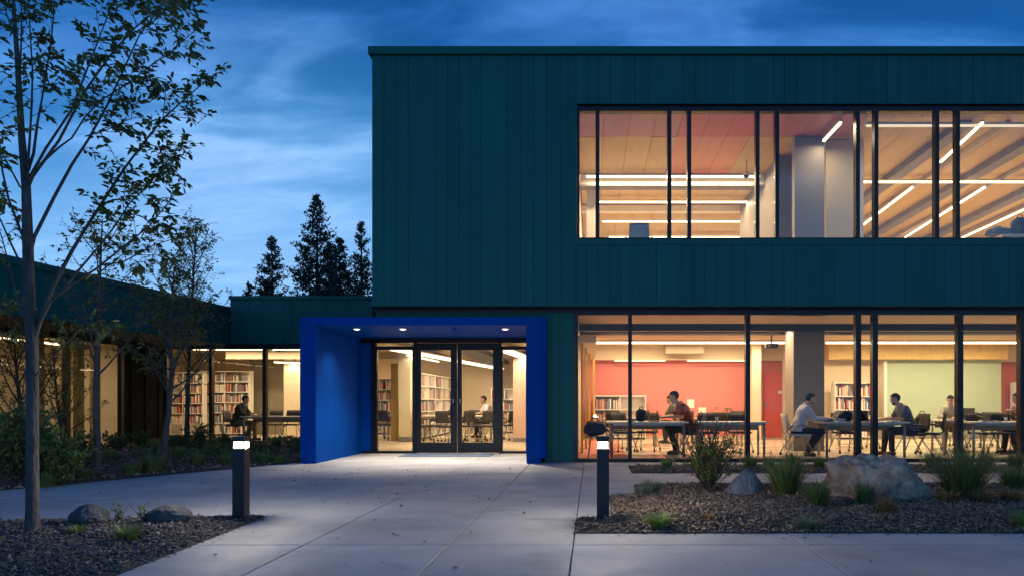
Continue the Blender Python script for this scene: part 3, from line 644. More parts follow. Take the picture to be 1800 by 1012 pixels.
# ================================================================== ENTRANCE PORTAL (blue frame with doors)
PXL, PXLi, PXRi, PXR = PX(527, DP), PX(555, DP), PX(925, DP), PX(959, DP)
ZPT, ZPS = PZ(557, DP), PZ(571, DP)
portal = empty('entrance_portal', (PX(743, DP), DP, 0), label='cobalt blue entrance portal framing black glazed double doors', cat='entrance')
def pb(name, m, x0, y0, z0, x1, y1, z1, par=None, bevel=0):
    o = MB().box(x0, y0, z0, x1, y1, z1).build(name, m, portal if par is None else par, bevel=bevel)
    o.matrix_parent_inverse = Matrix.Translation(-portal.location) if par is None else Matrix.Identity(4)
    return o
pb('post', M['cobalt'], PXL, DP, .10, PXLi, DP+.22, ZPS-.003, bevel=.006)
pb('plinth', M['cobalt'], PXL+.02, DP+.02, .0, PXLi-.004, DD+.1, .098)
for k in range(3):
    y0 = DP+.224+k*((DD-.06-DP-.224)/3); pb('panel', M['cobalt'], PXL+.02, y0, .10, PXLi-.003, y0+(DD-.06-DP-.224)/3-.005, ZPS-.003)
VXL = -6.45
pb('wall', M['teal'], VXL, DD+.30, 0, VXL+.1, DL, ZPS-.003); pb('wall', M['teal'], VXL+.101, DD+.30, 0, PXLi-.21, DD+.42, ZPS-.003)
pb('post', M['cobalt'], PXRi, DP, .10, PXR-.09, DP+.22, ZPS-.003, bevel=.006)
mb = MB().prism([(PXR-.089, DP), (PXR, DP+.09), (PXR, DG-.002), (PXR-.089, DG-.002)], .10, ZPS-.003); o = mb.build('corner_trim', M['cobalt'], portal); o.matrix_parent_inverse = Matrix.Translation(-portal.location)
pb('plinth', M['cobalt'], PXRi+.004, DP+.02, 0, PXR-.1, DD, .098)
pb('wall', M['cobalt'], PXRi+.003, DP+.224, .10, PXR-.12, DD-.002, ZPS-.003)
mb = MB().prism([(PXL, DP), (PXR-.09, DP), (PXR, DP+.09), (PXR, DG-.003), (PXL, DG-.003)], ZPS, ZPT); o = mb.build('canopy', M['cobalt'], portal); o.matrix_parent_inverse = Matrix.Translation(-portal.location)
pb('canopy_roof', M['cobalt'], PXL, DG-.001, ZPS, PXR-.13, DD+.31, 2.738); pb('vestibule_roof', M['dark'], VXL, DD+.312, 2.68, PXR-.13, DL+.1, 2.738)
for x in (627, 708, 888):
    D = 13.42; X = PX(x, D)
    t = MB().lathe([(.075, -.008), (.075, 0), (.055, 0)], (X, D, ZPS-.001), 20).build('downlight', M['white'], portal); t.matrix_parent_inverse = Matrix.Translation(-portal.location)
    e = MB().lathe([(.052, -.011), (.052, -.004)], (X, D, ZPS), 20).build('lens', M['lampw'], t)
    ld = bpy.data.lights.new('downlight_lamp', 'SPOT'); ld.energy = 90 if x == 627 else 470; ld.color = (1, .88, .74); ld.spot_size = math.radians(116); ld.spot_blend = 1.0; ld.shadow_soft_size = .05
    lo = bpy.data.objects.new('downlight_lamp', ld); COL.objects.link(lo); lo.location = (X, D, ZPS-.03)
sens = MB().lathe([(.03, -.03), (.045, -.012), (.045, 0)], (PX(798, 13.3), 13.3, ZPS-.001), 14).build('sensor', M['cobalt'], portal); sens.matrix_parent_inverse = Matrix.Translation(-portal.location)
# door wall
ZDH = PZ(602, DD)
pb('transom', M['black'], PXLi-.2, DD, ZDH, PXRi+.02, DD+.14, ZPS-.002)
pb('threshold', M['black'], PXLi-.2, DD-.01, .0, PX(729, DD), DD+.14, .055)
pb('threshold', M['black'], PX(879, DD), DD-.01, .0, PXRi+.02, DD+.14, .055)
pb('jamb', M['black'], PXLi-.2, DD-.02, .056, PX(627, DD), DD+.14, ZDH-.001)
bp = pb('side_panel', M['cobalt'], PX(627, DD)+.002, DD+.03, .056, PX(653, DD), DD+.06, ZDH-.001); bp['label'] = 'narrow strip of blue reflecting glass beside the doors'  # stands for sidelight glass, its blue reflection painted as solid colour
pb('jamb', M['black'], PX(653, DD)+.001, DD-.02, .056, PX(660, DD), DD+.14, ZDH-.001)
def sidelight(x0, x1):
    mb = MB(); X0, X1 = PX(x0, DD), PX(x1, DD)
    mb.box(X0, DD, PZ(614, DD), X1, DD+.10, PZ(608, DD)); mb.box(X1-.03, DD, .056, X1, DD+.1, PZ(614, DD)-.001); mb.box(X0, DD, .056, X0+.03, DD+.1, PZ(614, DD)-.001)
    s = mb.build('sidelight', M['black'], portal); s.matrix_parent_inverse = Matrix.Translation(-portal.location)
    bx('pane', M['glass'], s, X0+.031, DD+.04, .056, X1-.031, DD+.052, PZ(614, DD)-.001); bx('pane', M['glass'], s, X0+.001, DD+.04, PZ(608, DD)+.001, X1-.001, DD+.052, ZDH-.001)
sidelight(660.2, 727); sidelight(881, 926.5)
pb('jamb', M['black'], PX(727, DD)+.001, DD-.03, .0, PX(731, DD), DD+.15, ZDH-.001); pb('jamb', M['black'], PX(877.5, DD), DD-.03, 0, PX(881, DD)-.001, DD+.15, ZDH-.001)
def door(x0, x1, gx0, gx1, hx):
    X0, X1, A, B = PX(x0, DD), PX(x1, DD), PX(gx0, DD), PX(gx1, DD); z0, z1 = PZ(777, DD), PZ(614.5, DD); y0, y1 = DD+.01, DD+.06
    mb = MB().box(X0, y0, .012, A, y1, ZDH-.006).box(B, y0, .012, X1, y1, ZDH-.006).box(A, y0, .012, B, y1, z0).box(A, y0, z1, B, y1, ZDH-.006)
    d = mb.build('door', M['black'], portal); d.matrix_parent_inverse = Matrix.Translation(-portal.location)
    bx('pane', M['glass'], d, A+.001, y0+.018, z0+.001, B-.001, y0+.03, z1-.001)
    H = PX(hx, DD); za, zb = PZ(733, DD), PZ(710, DD); sx = .045 if hx > 803 else -.045
    MB().tube([(H, y0, za), (H+sx*.3, y0-.06, za), (H+sx, y0-.07, za+.02), (H+sx, y0-.07, zb-.02), (H+sx*.3, y0-.06, zb), (H, y0, zb)], .011, 8).build('handle', M['plastic'], d, smooth=True)
    bx('lock_plate', M['steel'], d, H-.012, y0-.006, PZ(707, DD), H+.012, y0-.001, PZ(700, DD))
    for zz in (.2, 1.2, 2.1):
        hx_ = X0 if hx < 803 else X1; MB().tube([(hx_, y0-.012, zz), (hx_, y0-.012, zz+.11)], .011, 8).build('hinge', M['plastic'], d)
door(731.3, 803, 739.5, 792, 796.5); door(804, 877.3, 811.5, 866.5, 808.5)
bx_m = bx('doormat', M['doormat'], None, PX(712, 14.9), 14.35, .0025, PX(866, 14.9), 15.2, .014); tag(bx_m, 'blue grey entrance mat before the double doors', 'doormat')

# ================================================================== LOW BLOCK AND WING
low = empty('low_building', (0, 0, 0), label='low single storey teal wing with glazed reading room behind the trees', cat='building')
LX0 = PX(405, DL)
ZL1, ZL0 = PZ(520, DL), PZ(604, DL)
ls = [405, 437, 460, 498, 513, 545, 578, 610, 655]
panels(ls, ZL0, PZ(526.5, DL), DL, low, M['teal'])
bx('roof_coping', M['teal_trim'], low, LX0-.03, DL-.05, PZ(526, DL), BX-.01, DL+.4, ZL1)
bx('wall', M['dark'], low, LX0-.02, DL+.032, ZL0-.02, BX-.01, DL+.3, PZ(526, DL)-.002)
bx('side_wall', M['teal'], low, LX0-.02, DL+.31, ZL0, LX0+.05, 28, ZL1-.01)
bx('roof', M['dark'], low, -18.9, DL+.31, 3.1, BX-.02, 28.2, 3.6)
bx('ceiling', M['ceilw'], low, -16.2, DL+.13, 2.93, RX-.13, 27.99, 3.0)
bx('ceiling', M['ceilw'], low, VXL+.11, DD+.15, 2.60, PXR-.03, DL+.28, 2.66)
bx('beam', M['black'], low, -12.02, DL-.02, PZ(611.5, DL), VXL, DL+.15, ZL0-.003)
bx('floor', M['floor'], low, -16.2, DL+.14, -.06, VXL-.001, 28, .003)
bx('floor', M['floor'], low, VXL+.001, DD+.05, -.06, RX-.125, 28, .003)
bx('interior_wall', M['cream'], low, -16.4, DL+.14, 0, -16.2, 28.2, 3.2); bx('interior_wall', M['cream'], low, -16.2, DL+.16, 0, -12.02, DL+.3, 2.92)
bx('interior_wall', M['cream'], low, -16.2, 28, 0, RX-.1, 28.2, 3.2)
bx('interior_wall', M['creamdim'], low, RX-.24, DD+.15, 0, RX-.13, 27.99, 2.92)
glazing(low, 'window', -12.0, VXL-.01, .0, PZ(611.6, DL), DL, [(PX(370.5, DL), .09), (PX(465, DL), .10)], .06, .02, .07, M['glass'])
# interior of the low block
op = bx('interior_wall', M['olive'], low, PX(438, 24.2), 24.2, .004, PX(498, 24.2), 24.4, 2.92); op['label'] = 'olive grey partition behind the man in black'
bx('column', M['cream'], low, PX(499, 23.4), 23.4, .004, PX(519, 23.4), 23.8, 2.92)
bx('ceiling_slot', M['plastic'], low, -11.9, 19.75, 2.78, PXL, 20.1, 2.925); bx('ceiling_slot', M['plastic'], low, -11.9, 20.9, 2.82, PXL, 21.15, 2.925)
bx('bulkhead', M['creamdim'], low, -11.9, 22.2, 2.55, -5.4, 22.3, 2.92)
strip_light((PX(340, 21.7), 21.7, 2.84), (PX(560, 21.7), 21.7, 2.84), .1, .04, 'thin ceiling strip across the low reading room above the man in black', 120, group='low building lamps')
strip_light((-10.6, 22.8, 2.5), (-8.3, 25.5, 2.5), .08, .04, 'slanting ceiling strip over the left bookshelves', 70, group='low building lamps')
strip_light((-10.9, 25.3, 2.84), (-5.6, 25.3, 2.84), .1, .04, 'deep ceiling strip at the back of the low reading room', 60, group='low building lamps')
# lobby
bx('timber_fin', M['yellow'], low, PX(687, 20.3), 20.3, .004, PX(700, 20.3), 20.45, 2.3)
cl = bx('column', M['cream'], low, PX(701, 19.8), 19.8, .004, PX(721, 19.8), 20.2, 2.59); bx('column_base', M['beam'], low, PX(700.5, 19.79), 19.785, .004, PX(721.5, 19.79), 20.21, .14)
cr_ = bx('column', mat('pale rose column', (.60, .42, .33), .6), low, PX(902, 19.6), 19.6, .004, PX(930, 19.6), 20.1, 2.92); bx('column_base', M['beam'], low, PX(901.5, 19.59), 19.585, .004, PX(930, 19.6)+.01, 20.11, .12)
bx('interior_wall', M['cream'], low, PX(790, 27), 27, .004, PX(866, 27), 27.1, 2.9)
bx('duct', M['plastic'], low, -3.6, 17.0, 2.46, -2.9, 24.0, 2.59); bx('duct', M['beam'], low, -4.9, 18.5, 2.5, -4.4, 26, 2.58)
def panel_light(a, b, z, w, label, p):
    return strip_light((a[0], a[1], z), (b[0], b[1], z), w, .04, label, p, 'lamp2', group='lobby lamps')
panel_light((-4.75, 16.6), (-3.5, 26.0), 2.44, .34, 'wide glowing ceiling panel running back from the entrance doors', 220)
panel_light((-2.15, 16.4), (-1.85, 20.5), 2.44, .30, 'wide glowing ceiling panel seen through the right sidelight', 110)
panel_light((-5.25, 19.4), (-5.05, 22.5), 2.5, .06, 'thin ceiling bar seen through the left sidelight', 25)
# wing: overhanging fascia, soffit, window wall
def wl_(off, D): return (off+(D-DL)*.064, D)
FZ1, FZ0 = PZ(539, DL), PZ(606, DL)
a0 = -10.235; w0 = -12.0
def wbox(name, m, offa, offb, d0, d1, z0, z1, parent=low):
    A, B, C_, D_ = wl_(offa, d0), wl_(offb, d0), wl_(offb, d1), wl_(offa, d1)
    return MB().prism([A, B, C_, D_], z0, z1).build(name, m, parent)
dd = np.linspace(5.0, DL+.2, 16)
for k in range(15): wbox('fascia_panel', M['teal'], a0-.04, a0, dd[k]+.003, dd[k+1]-.003, FZ0, FZ1-.14)
wbox('fascia_backing', M['dark'], a0-.3, a0-.042, 5, DL+.2, FZ0+.005, FZ1-.15)
wbox('roof_coping', M['teal_trim'], a0-.35, a0+.04, 5, DL+.2, FZ1-.138, FZ1)
wbox('soffit', M['soffit'], w0-.2, a0-.045, 5, DL-.04, FZ0-.0, FZ0+.06)
wbox('roof', M['dark'], -19, a0-.36, 5, DL-.06, FZ0+.3, FZ0+.5)
for k in range(6):
    d0 = 17.62+k*(DL-.03-17.62)/6; d1 = d0+(DL-.03-17.62)/6
    wbox('wall_panel', M['fascia_dark'], w0-.12, w0+(.02 if k % 2 else 0), d0+.004, d1-.004, 0, FZ0-.003)
ww = wbox('window', M['black'], w0-.06, w0+.04, 6, 17.6, 2.60, FZ0-.004)
wbox('window_sill', M['black'], w0-.06, w0+.04, 6, 17.6, 0, .09)
for d in (17.55, 15.85, 13.6, 11.4, 9.2, 7):
    wbox('mullion', M['black'], w0-.05, w0+.05, d-.05, d+.05, .091, 2.599, ww)
for d0, d1 in ((15.9, 17.5), (13.65, 15.8), (11.45, 13.55), (9.25, 11.35), (7.05, 9.15)):
    wbox('pane', M['glass'], w0-.005, w0+.007, d0+.001, d1-.001, .092, 2.598, ww)
bx('interior_wall', M['cream'], low, -18.9, 18.7, 0, -12.14, 18.85, 2.9)
bx('interior_wall', M['cream'], low, -18.9, 5, 0, -18.7, 18.69, 2.9)
bx('interior_wall', M['cream'], low, -18.69, 5, 0, -13, 5.2, 2.9)
bx('floor', M['floor'], low, -18.69, 5.21, -.05, -12.9, 18.69, .002)
MB().prism([(-18.69, 5.21), wl_(w0-.07, 5.21), wl_(w0-.07, 18.69), (-18.69, 18.69)], 2.70, 2.74).build('ceiling', M['ceilw'], low)
for x, D in ((110, 16.3), (134, 16.6), (163, 17.0), (62, 15.6)):
    bx('timber_fin', M['yellow'], low, PX(x, D)-.08, D, .004, PX(x, D)+.05, D+.2, 2.69)
strip_light((-13.6, 9, 2.64), (-13.6, 17.8, 2.64), .12, .04, 'ceiling strip glowing behind the wing window left of the trees', 75, group='wing lamps')

# ================================================================== FURNITURE
def make_chair(shell, legm='plastic', seatm=None):
    t = empty('chair')
    mb = MB().box(-.23, -.23, .43, .24, .23, .475); mb.build('seat', M[seatm or shell], t, bevel=.018)
    # curved backrest, leaning back
    v = []; n = 7; mb = MB()
    for zi in range(5):
        z = .56+zi*.085; lean = -.24-.05*zi/4-.015*(zi/4)**2
        for k in range(n):
            a = (k/(n-1)-.5)*2; w = .215*(1-.10*(zi/4)**3); v.append((lean-.045*(1-a*a)+.02, a*w, z))
    nb = len(v); v += [(x-.022, y, z) for x, y, z in v]
    f = []
    for zi in range(4):
        for k in range(n-1):
            i = zi*n+k; f.append((i, i+1, i+n+1, i+n)); f.append((nb+i, nb+i+n, nb+i+n+1, nb+i+1))
    per = [k for k in range(n)]+[zi*n+n-1 for zi in range(1, 5)]+[4*n+k for k in range(n-2, -1, -1)]+[zi*n for zi in range(3, 0, -1)]
    for a, b in zip(per, per[1:]+per[:1]): f.append((a, nb+a, nb+b, b))
    mb.v, mb.f, mb.m = v, f, [0]*len(f); mb.build('backrest', M[shell], t, smooth=True)
    for s in (-1, 1):
        MB().tube([(-.20, s*.17, .45), (-.262, s*.17, .50), (-.268, s*.17, .62), (-.29, s*.17, .80)], .013, 6).build('back_post', M[legm], t, smooth=True)
        MB().tube([(-.255, s*.245, .56), (-.20, s*.265, .655), (.08, s*.265, .665), (.13, s*.255, .655)], [.014, .016, .018, .014], 6).build('armrest', M[legm], t, smooth=True)
        for fx, sx in ((.27, .10), (-.30, -.08)):
            l = MB().tube([(sx, s*.16, .43), (sx+(fx-sx)*.5, s*.20, .25), (fx, s*.235, .07)], [.014, .013, .012], 6).build('leg', M[legm if legm != 'plastic' else 'steel'], t, smooth=True)
            c = MB(); c.tube([(fx, s*.235-.016, .032), (fx, s*.235+.016, .032)], .03, 10); c.tube([(fx, s*.235, .03), (fx, s*.235, .08)], .012, 6); c.build('caster', M['plastic'], l)
    return t
chair_dark = make_chair('chairgrey'); chair_white = make_chair('chairwhite', 'steel'); chair_grey = make_chair('steel', 'steel', 'chairgrey')
used = set()
def chair(proto, x, y, rz, label, group='reading room chairs', z=.004):
    key = proto.name
    o = proto if key not in used else copy_tree(proto)
    used.add(key); o.location = (x, y, z); o.rotation_euler = (0, 0, rz)
    for k in ('label', 'category', 'group'):
        if k in o: del o[k]
    return tag(o, label, 'chair', group)
def table(x0, x1, y0, y1, label, h=.735, z=.004, group='work tables'):
    t = empty('table', ((x0+x1)/2, (y0+y1)/2, z), 0, label, 'table', group); hx, hy = (x1-x0)/2, (y1-y0)/2
    MB().box(-hx, -hy, h-.03, hx, hy, h).build('tabletop', M['tabletop'], t, bevel=.006)
    for sx in (-1, 1):
        for sy in (-1, 1): MB().tube([(sx*(hx-.10), sy*(hy-.07), 0), (sx*(hx-.10), sy*(hy-.07), h-.031)], .028, 8).build('leg', M['steel'], t, smooth=True)
    MB().box(-hx+.13, hy-.14, h-.19, hx-.13, hy-.12, h-.032).build('modesty_panel', M['beam'], t)
    MB().box(-hx+.12, -hy+.055, h-.075, hx-.12, -hy+.085, h-.032).build('rail', M['steel'], t)
    return t
def laptop(x, y, z, rz, label, open_=105, m='screen', s=1.0):
    t = empty('laptop', (x, y, z), rz, label, 'laptop', 'open laptops')
    MB().box(-.11*s, -.16*s, .002, .11*s, .16*s, .016).build('base', M[m], t, bevel=.003)
    a = math.radians(open_-90); d = Vector((math.sin(a), 0, math.cos(a)))
    R = Matrix.Rotation(a, 3, 'Y'); c = Vector((.11*s, 0, .018))+d*.11*s
    MB().obox(c, (.008, .32*s, .22*s), R).build('lid', M[m], t)
    MB().obox(c+R @ Vector((-.0048, 0, 0)), (.001, .30*s, .20*s), R).build('display', M['plastic'], t)
    MB().box(-.07*s, -.13*s, .0165, .06*s, .13*s, .018).build('keyboard', M['plastic'], t)
    return t
def blobmesh(fn, lo, hi, h): 
    gx = [np.arange(a, b+h, h, dtype=np.float32) for a, b in zip(lo, hi)]
    X, Y, Z = np.meshgrid(*gx, indexing='ij', sparse=True); return surface_nets(fn(X, Y, Z), np.array(lo), h)
def surface_nets(F, org, h):
    S = F < 0; c = np.zeros(tuple(n-1 for n in F.shape), np.int8)
    offs = [(i, j, k) for i in (0, 1) for j in (0, 1) for k in (0, 1)]
    nx, ny, nz = c.shape
    for i, j, k in offs: c += S[i:i+nx, j:j+ny, k:k+nz]
    act = (c > 0) & (c < 8); ii = np.argwhere(act); n = len(ii); idx = np.full(c.shape, -1, np.int64); idx[act] = np.arange(n)
    val = [F[ii[:, 0]+o[0], ii[:, 1]+o[1], ii[:, 2]+o[2]] for o in offs]
    Pp = np.zeros((n, 3)); cnt = np.zeros(n)
    for a in range(8):
        for b in range(a+1, 8):
            d = np.array(offs[b])-np.array(offs[a])
            if np.abs(d).sum() != 1: continue
            m = (val[a] < 0) != (val[b] < 0); t = np.zeros(n); t[m] = val[a][m]/(val[a][m]-val[b][m])
            Pp[m] += np.array(offs[a])+t[m][:, None]*d; cnt[m] += 1
    V = np.asarray(org)+(ii+Pp/cnt[:, None])*h
    Fs = []
    for ax in range(3):
        A = S[tuple(slice(0, -1) if q == ax else slice(None) for q in range(3))]; B = S[tuple(slice(1, None) if q == ax else slice(None) for q in range(3))]
        e = np.argwhere(A != B); u, w = [q for q in range(3) if q != ax]
        ok = (e[:, u] > 0) & (e[:, w] > 0) & (e[:, u] < c.shape[u]) & (e[:, w] < c.shape[w]); e = e[ok]
        def cell(du, dw):
            q = e.copy(); q[:, u] += du; q[:, w] += dw; return idx[q[:, 0], q[:, 1], q[:, 2]]
        quad = np.stack([cell(-1, -1), cell(0, -1), cell(0, 0), cell(-1, 0)], 1)
        flip = A[e[:, 0], e[:, 1], e[:, 2]] ^ (ax == 1)
        quad[~flip] = quad[~flip][:, ::-1]; Fs.append(quad)
    return V, np.concatenate(Fs)
class SDF:
    def __init__(s, lo, hi, h):
        s.lo = np.array(lo, np.float32); s.h = h; s.g = [np.arange(a, b+h, h, dtype=np.float32) for a, b in zip(lo, hi)]
        s.F = np.full([len(q) for q in s.g], .08, np.float32)
    def sub(s, lo, hi):
        return tuple(slice(max(0, int((a-l)/s.h)), max(0, int((b-l)/s.h)+2)) for a, b, l in zip(lo, hi, s.lo))
    def add(s, d, sl, k):
        f = s.F[sl]; hh = np.clip(.5+.5*(f-d)/k, 0, 1); s.F[sl] = f*(1-hh)+d*hh-k*hh*(1-hh)
    def cone(s, a, b, ra, rb, k=.02, flat=1.0):
        a, b = np.array(a, np.float32), np.array(b, np.float32); R = max(ra, rb)+.07
        sl = s.sub(np.minimum(a, b)-R, np.maximum(a, b)+R)
        X, Y, Z = s.g[0][sl[0]][:, None, None], s.g[1][sl[1]][None, :, None], s.g[2][sl[2]][None, None, :]
        d = b-a; L2 = float(d @ d)+1e-9
        t = np.clip(((X-a[0])*d[0]+(Y-a[1])*d[1]+(Z-a[2])*d[2])/L2, 0, 1)
        dist = np.sqrt((X-a[0]-t*d[0])**2+((Y-a[1]-t*d[1])/flat)**2+(Z-a[2]-t*d[2])**2)-(ra+(rb-ra)*t)
        s.add(dist, sl, k)
    def ell(s, c, r, k=.02, R=None):
        c = np.array(c, np.float32); m = max(r)+.07; sl = s.sub(c-m, c+m)
        X, Y, Z = s.g[0][sl[0]][:, None, None]-c[0], s.g[1][sl[1]][None, :, None]-c[1], s.g[2][sl[2]][None, None, :]-c[2]
        if R is not None:
            X, Y, Z = R[0][0]*X+R[1][0]*Y+R[2][0]*Z, R[0][1]*X+R[1][1]*Y+R[2][1]*Z, R[0][2]*X+R[1][2]*Y+R[2][2]*Z
        q = np.sqrt((X/r[0])**2+(Y/r[1])**2+(Z/r[2])**2); q2 = np.sqrt((X/r[0]**2)**2+(Y/r[1]**2)**2+(Z/r[2]**2)**2)+1e-6
        s.add(q*(q-1)/q2, sl, k)
    def mesh(s): return surface_nets(s.F, s.lo, s.h)
def clipsdf(s, fn):
    X, Y, Z = s.g[0][:, None, None], s.g[1][None, :, None], s.g[2][None, None, :]; s.F = np.maximum(s.F, fn(X, Y, Z))
# ------------------------------------------------------------------ people (seated). local +x is the way the person faces
def person(loc, rz, label, top, trouser, hair, skin='skin', shoe='shoed', sleeves='short', lean=.0, arms=None, head=(0, 0), beard=False, legs=None, h=.0095, hood=False, scale=1.0):
    lo, hi = (-.30, -.42, -.01), (.78, .42, 1.50)
    nb = np.array((.10+lean, 0, 1.085-lean*.25)); ch = np.array((.055+lean*.6, 0, .92)); wa = np.array((.01+lean*.2, 0, .70)); pe = np.array((-.02, 0, .545))
    hc = nb+np.array((.075+head[0], 0, .155+head[1])); pitch = math.radians(12+head[0]*120)
    cp, sp = math.cos(pitch), math.sin(pitch)
    def H(x, y, z): return hc+np.array((x*cp+z*sp, y, -x*sp+z*cp))
    Rm = ((cp, 0, sp), (0, 1, 0), (-sp, 0, cp))
    arms = arms or [((.20+lean*.8, .245, .80), (.42+lean*.5, .13, .775)), ((.20+lean*.8, -.245, .80), (.40+lean*.5, -.12, .775))]
    legs = legs or [((.40, .11, .52), (.36, .12, .085), 0), ((.42, -.10, .52), (.44, -.12, .085), 0)]
    sh = [np.array((.075+lean*.8, s*.175, 1.02-lean*.2)) for s in (1, -1)]
    def torso(b, inf):
        b.cone(pe+np.array((0, .06, 0)), pe-np.array((0, .06, 0)), .125+inf, .125+inf, .05); b.cone(pe, wa, .128+inf, .118+inf, .06, 1.28); b.cone(wa, ch, .118+inf, .125+inf, .06, 1.30); b.cone(ch, nb-np.array((.02, 0, .05)), .12+inf, .075+inf, .05, 1.35)
        b.cone(sh[0]-np.array((0, .03, 0)), sh[1]+np.array((0, .03, 0)), .062+inf, .062+inf, .05)
    def arm(b, i, inf, short):
        e, w = np.array(arms[i][0]), np.array(arms[i][1]); s = sh[i]
        if short: b.cone(s, s+(e-s)*.72, .062+inf, .055+inf*1.6, .03)
        else: b.cone(s, e, .058+inf, .045+inf, .03); b.cone(e, e+(w-e)*.93, .045+inf, .031+inf, .02)
    def leg(b, i, inf, full=True):
        k, a, _ = legs[i]; k, a = np.array(k), np.array(a); hp = pe+np.array((.02, .085 if i == 0 else -.085, -.01))
        b.cone(hp, k, .088+inf, .062+inf, .03); b.cone(k, a+(k-a)*.08, .060+inf, .042+inf, .02)
    body = SDF(lo, hi, h); torso(body, 0)
    for i in (0, 1):
        leg(body, i, 0); arm(body, i, 0, False)
        k, a, tw = legs[i]; a = np.array(a); tdir = np.array((math.cos(tw), math.sin(tw), 0)); body.cone(a, a+tdir*.14-np.array((0, 0, .045)), .036, .028, .02)
        e, w = np.array(arms[i][0]), np.array(arms[i][1]); d = (w-e)/np.linalg.norm(w-e); s = 1 if i == 0 else -1
        up = np.array((0, 0, 1.)); 
        if abs(d[2]) > .8: up = np.array((-1., 0, 0))
        side = np.cross(up, d); side /= np.linalg.norm(side); nrm = np.cross(d, side)
        pm = w+d*.045; body.cone(w, pm, .026, .03, .012); body.cone(pm-side*.022, pm+side*.022, .021, .021, .012)
        for q, (o_, L_) in enumerate(((-.03, .062), (-.010, .075), (.010, .07), (.03, .055))):
            p0 = pm+side*o_*s*-1+d*.02; p1 = p0+d*L_*.55-nrm*.006; p2 = p1+d*L_*.40-nrm*.026
            body.cone(p0, p1, .0105, .010, .004); body.cone(p1, p2, .010, .0085, .004)
        p0 = w+d*.02-side*s*-.026*-1; th = -side*(-s)*-1
        tb = w+d*.02+side*(.026 if s > 0 else -.026)*-1; body.cone(tb, tb+d*.03+side*(-.022 if s > 0 else .022), .0125, .0105, .006); body.cone(tb+d*.03+side*(-.022 if s > 0 else .022), tb+d*.06+side*(-.024 if s > 0 else .024)-nrm*.01, .0105, .009, .004)
    body.cone(nb-np.array((.02, 0, .03)), hc+np.array((-.015, 0, -.05)), .056, .052, .03)
    body.ell(H(-.012, 0, .028), (.098, .076, .094), .02, Rm); body.ell(H(.028, 0, -.045), (.062, .056, .075), .03, Rm); body.cone(H(.045, -.018, -.095), H(.045, .018, -.095), .024, .024, .02)
    body.cone(H(.082, 0, .018), H(.104, 0, -.022), .009, .015, .008); body.cone(H(.07, -.022, -.058), H(.07, .022, -.058), .012, .012, .008); body.cone(H(.076, -.03, .03), H(.076, .03, .03), .011, .011, .01)
    for s in (-1, 1): body.ell(H(-.008, s*.076, -.005), (.02, .011, .032), .006, Rm)
    V, F = body.mesh(); o = np_mesh('person', V, F, M[skin], None, True); o.location = loc; o.rotation_euler = (0, 0, rz); o.scale = (scale,)*3
    tag(o, label, 'person', 'people seated at tables')
    # clothing and hair
    g = SDF(lo, hi, h); torso(g, .011)
    for i in (0, 1): arm(g, i, .011, sleeves == 'short')
    if hood: g.cone(nb+np.array((-.06, -.05, .01)), nb+np.array((-.06, .05, .01)), .055, .055, .03); g.cone(nb+np.array((-.03, 0, 0)), nb+np.array((.02, 0, -.02)), .085, .075, .03)
    else: g.cone(nb-np.array((.03, 0, .04)), nb+np.array((-.012, 0, .012)), .075, .064, .02)
    wr = lambda X, Y, Z: (.54-Z)+0*X+0*Y
    g.F += .004*np.sin(26*g.g[2][None, None, :]+9*g.g[0][:, None, None]+2*np.sin(14*g.g[1][None, :, None])); clipsdf(g, lambda X, Y, Z: (.53+.10*np.clip(X, 0, .3)-Z)+0*Y)
    nbx, nbz = float(nb[0]), float(nb[2])
    clipsdf(g, lambda X, Y, Z: -(np.sqrt((X-nbx-.03)**2+Y**2+(Z-nbz-.075)**2)-.062))
    V, F = g.mesh(); np_mesh('shirt' if not hood else 'hoodie', V, F, M[top], o, True)
    g = SDF(lo, hi, h); g.cone(pe+np.array((0, .06, 0)), pe-np.array((0, .06, 0)), .133, .133, .05); g.cone(pe, pe+np.array((.0, 0, .06)), .135, .13, .05, 1.2)
    for i in (0, 1): leg(g, i, .013)
    g.F += .0035*np.sin(30*g.g[0][:, None, None]+17*g.g[2][None, None, :]); V, F = g.mesh(); np_mesh('trousers', V, F, M[trouser], o, True)
    for i in (0, 1):
        k, a, tw = legs[i]; a = np.array(a); td = np.array((math.cos(tw), math.sin(tw), 0)); g = SDF(lo, hi, h*.9)
        g.cone(a-np.array((0, 0, .03)), a-td*.035-np.array((0, 0, .045)), .045, .042, .02); g.cone(a-np.array((0, 0, .03)), a+td*.155-np.array((0, 0, .05)), .047, .036, .03); clipsdf(g, lambda X, Y, Z: (.003-Z)+0*X+0*Y)
        V, F = g.mesh(); np_mesh('shoe', V, F, M[shoe], o, True)
    g = SDF(lo, hi, h*.8); g.ell(H(-.014, 0, .032), (.108, .084, .104), .02, Rm)
    def face(X, Y, Z):
        x = (X-hc[0])*cp-(Z-hc[2])*sp; z = (X-hc[0])*sp+(Z-hc[2])*cp
        return np.minimum(np.maximum(x-.035+.5*np.clip(.05-z, -1, 0)*0, .055-z), 1)+0*Y
    def face2(X, Y, Z):
        x = (X-hc[0])*cp-(Z-hc[2])*sp; z = (X-hc[0])*sp+(Z-hc[2])*cp
        a = np.maximum(x-.06, .062-z); b = np.maximum(x+.012, -.05-z)          # crown zone, back-of-head zone
        return np.minimum(a, np.minimum(b, np.maximum(x-.088, .078-z)))+0*Y
    clipsdf(g, face2); V, F = g.mesh()
    if len(V): np_mesh('hair', V, F, M[hair], o, True)
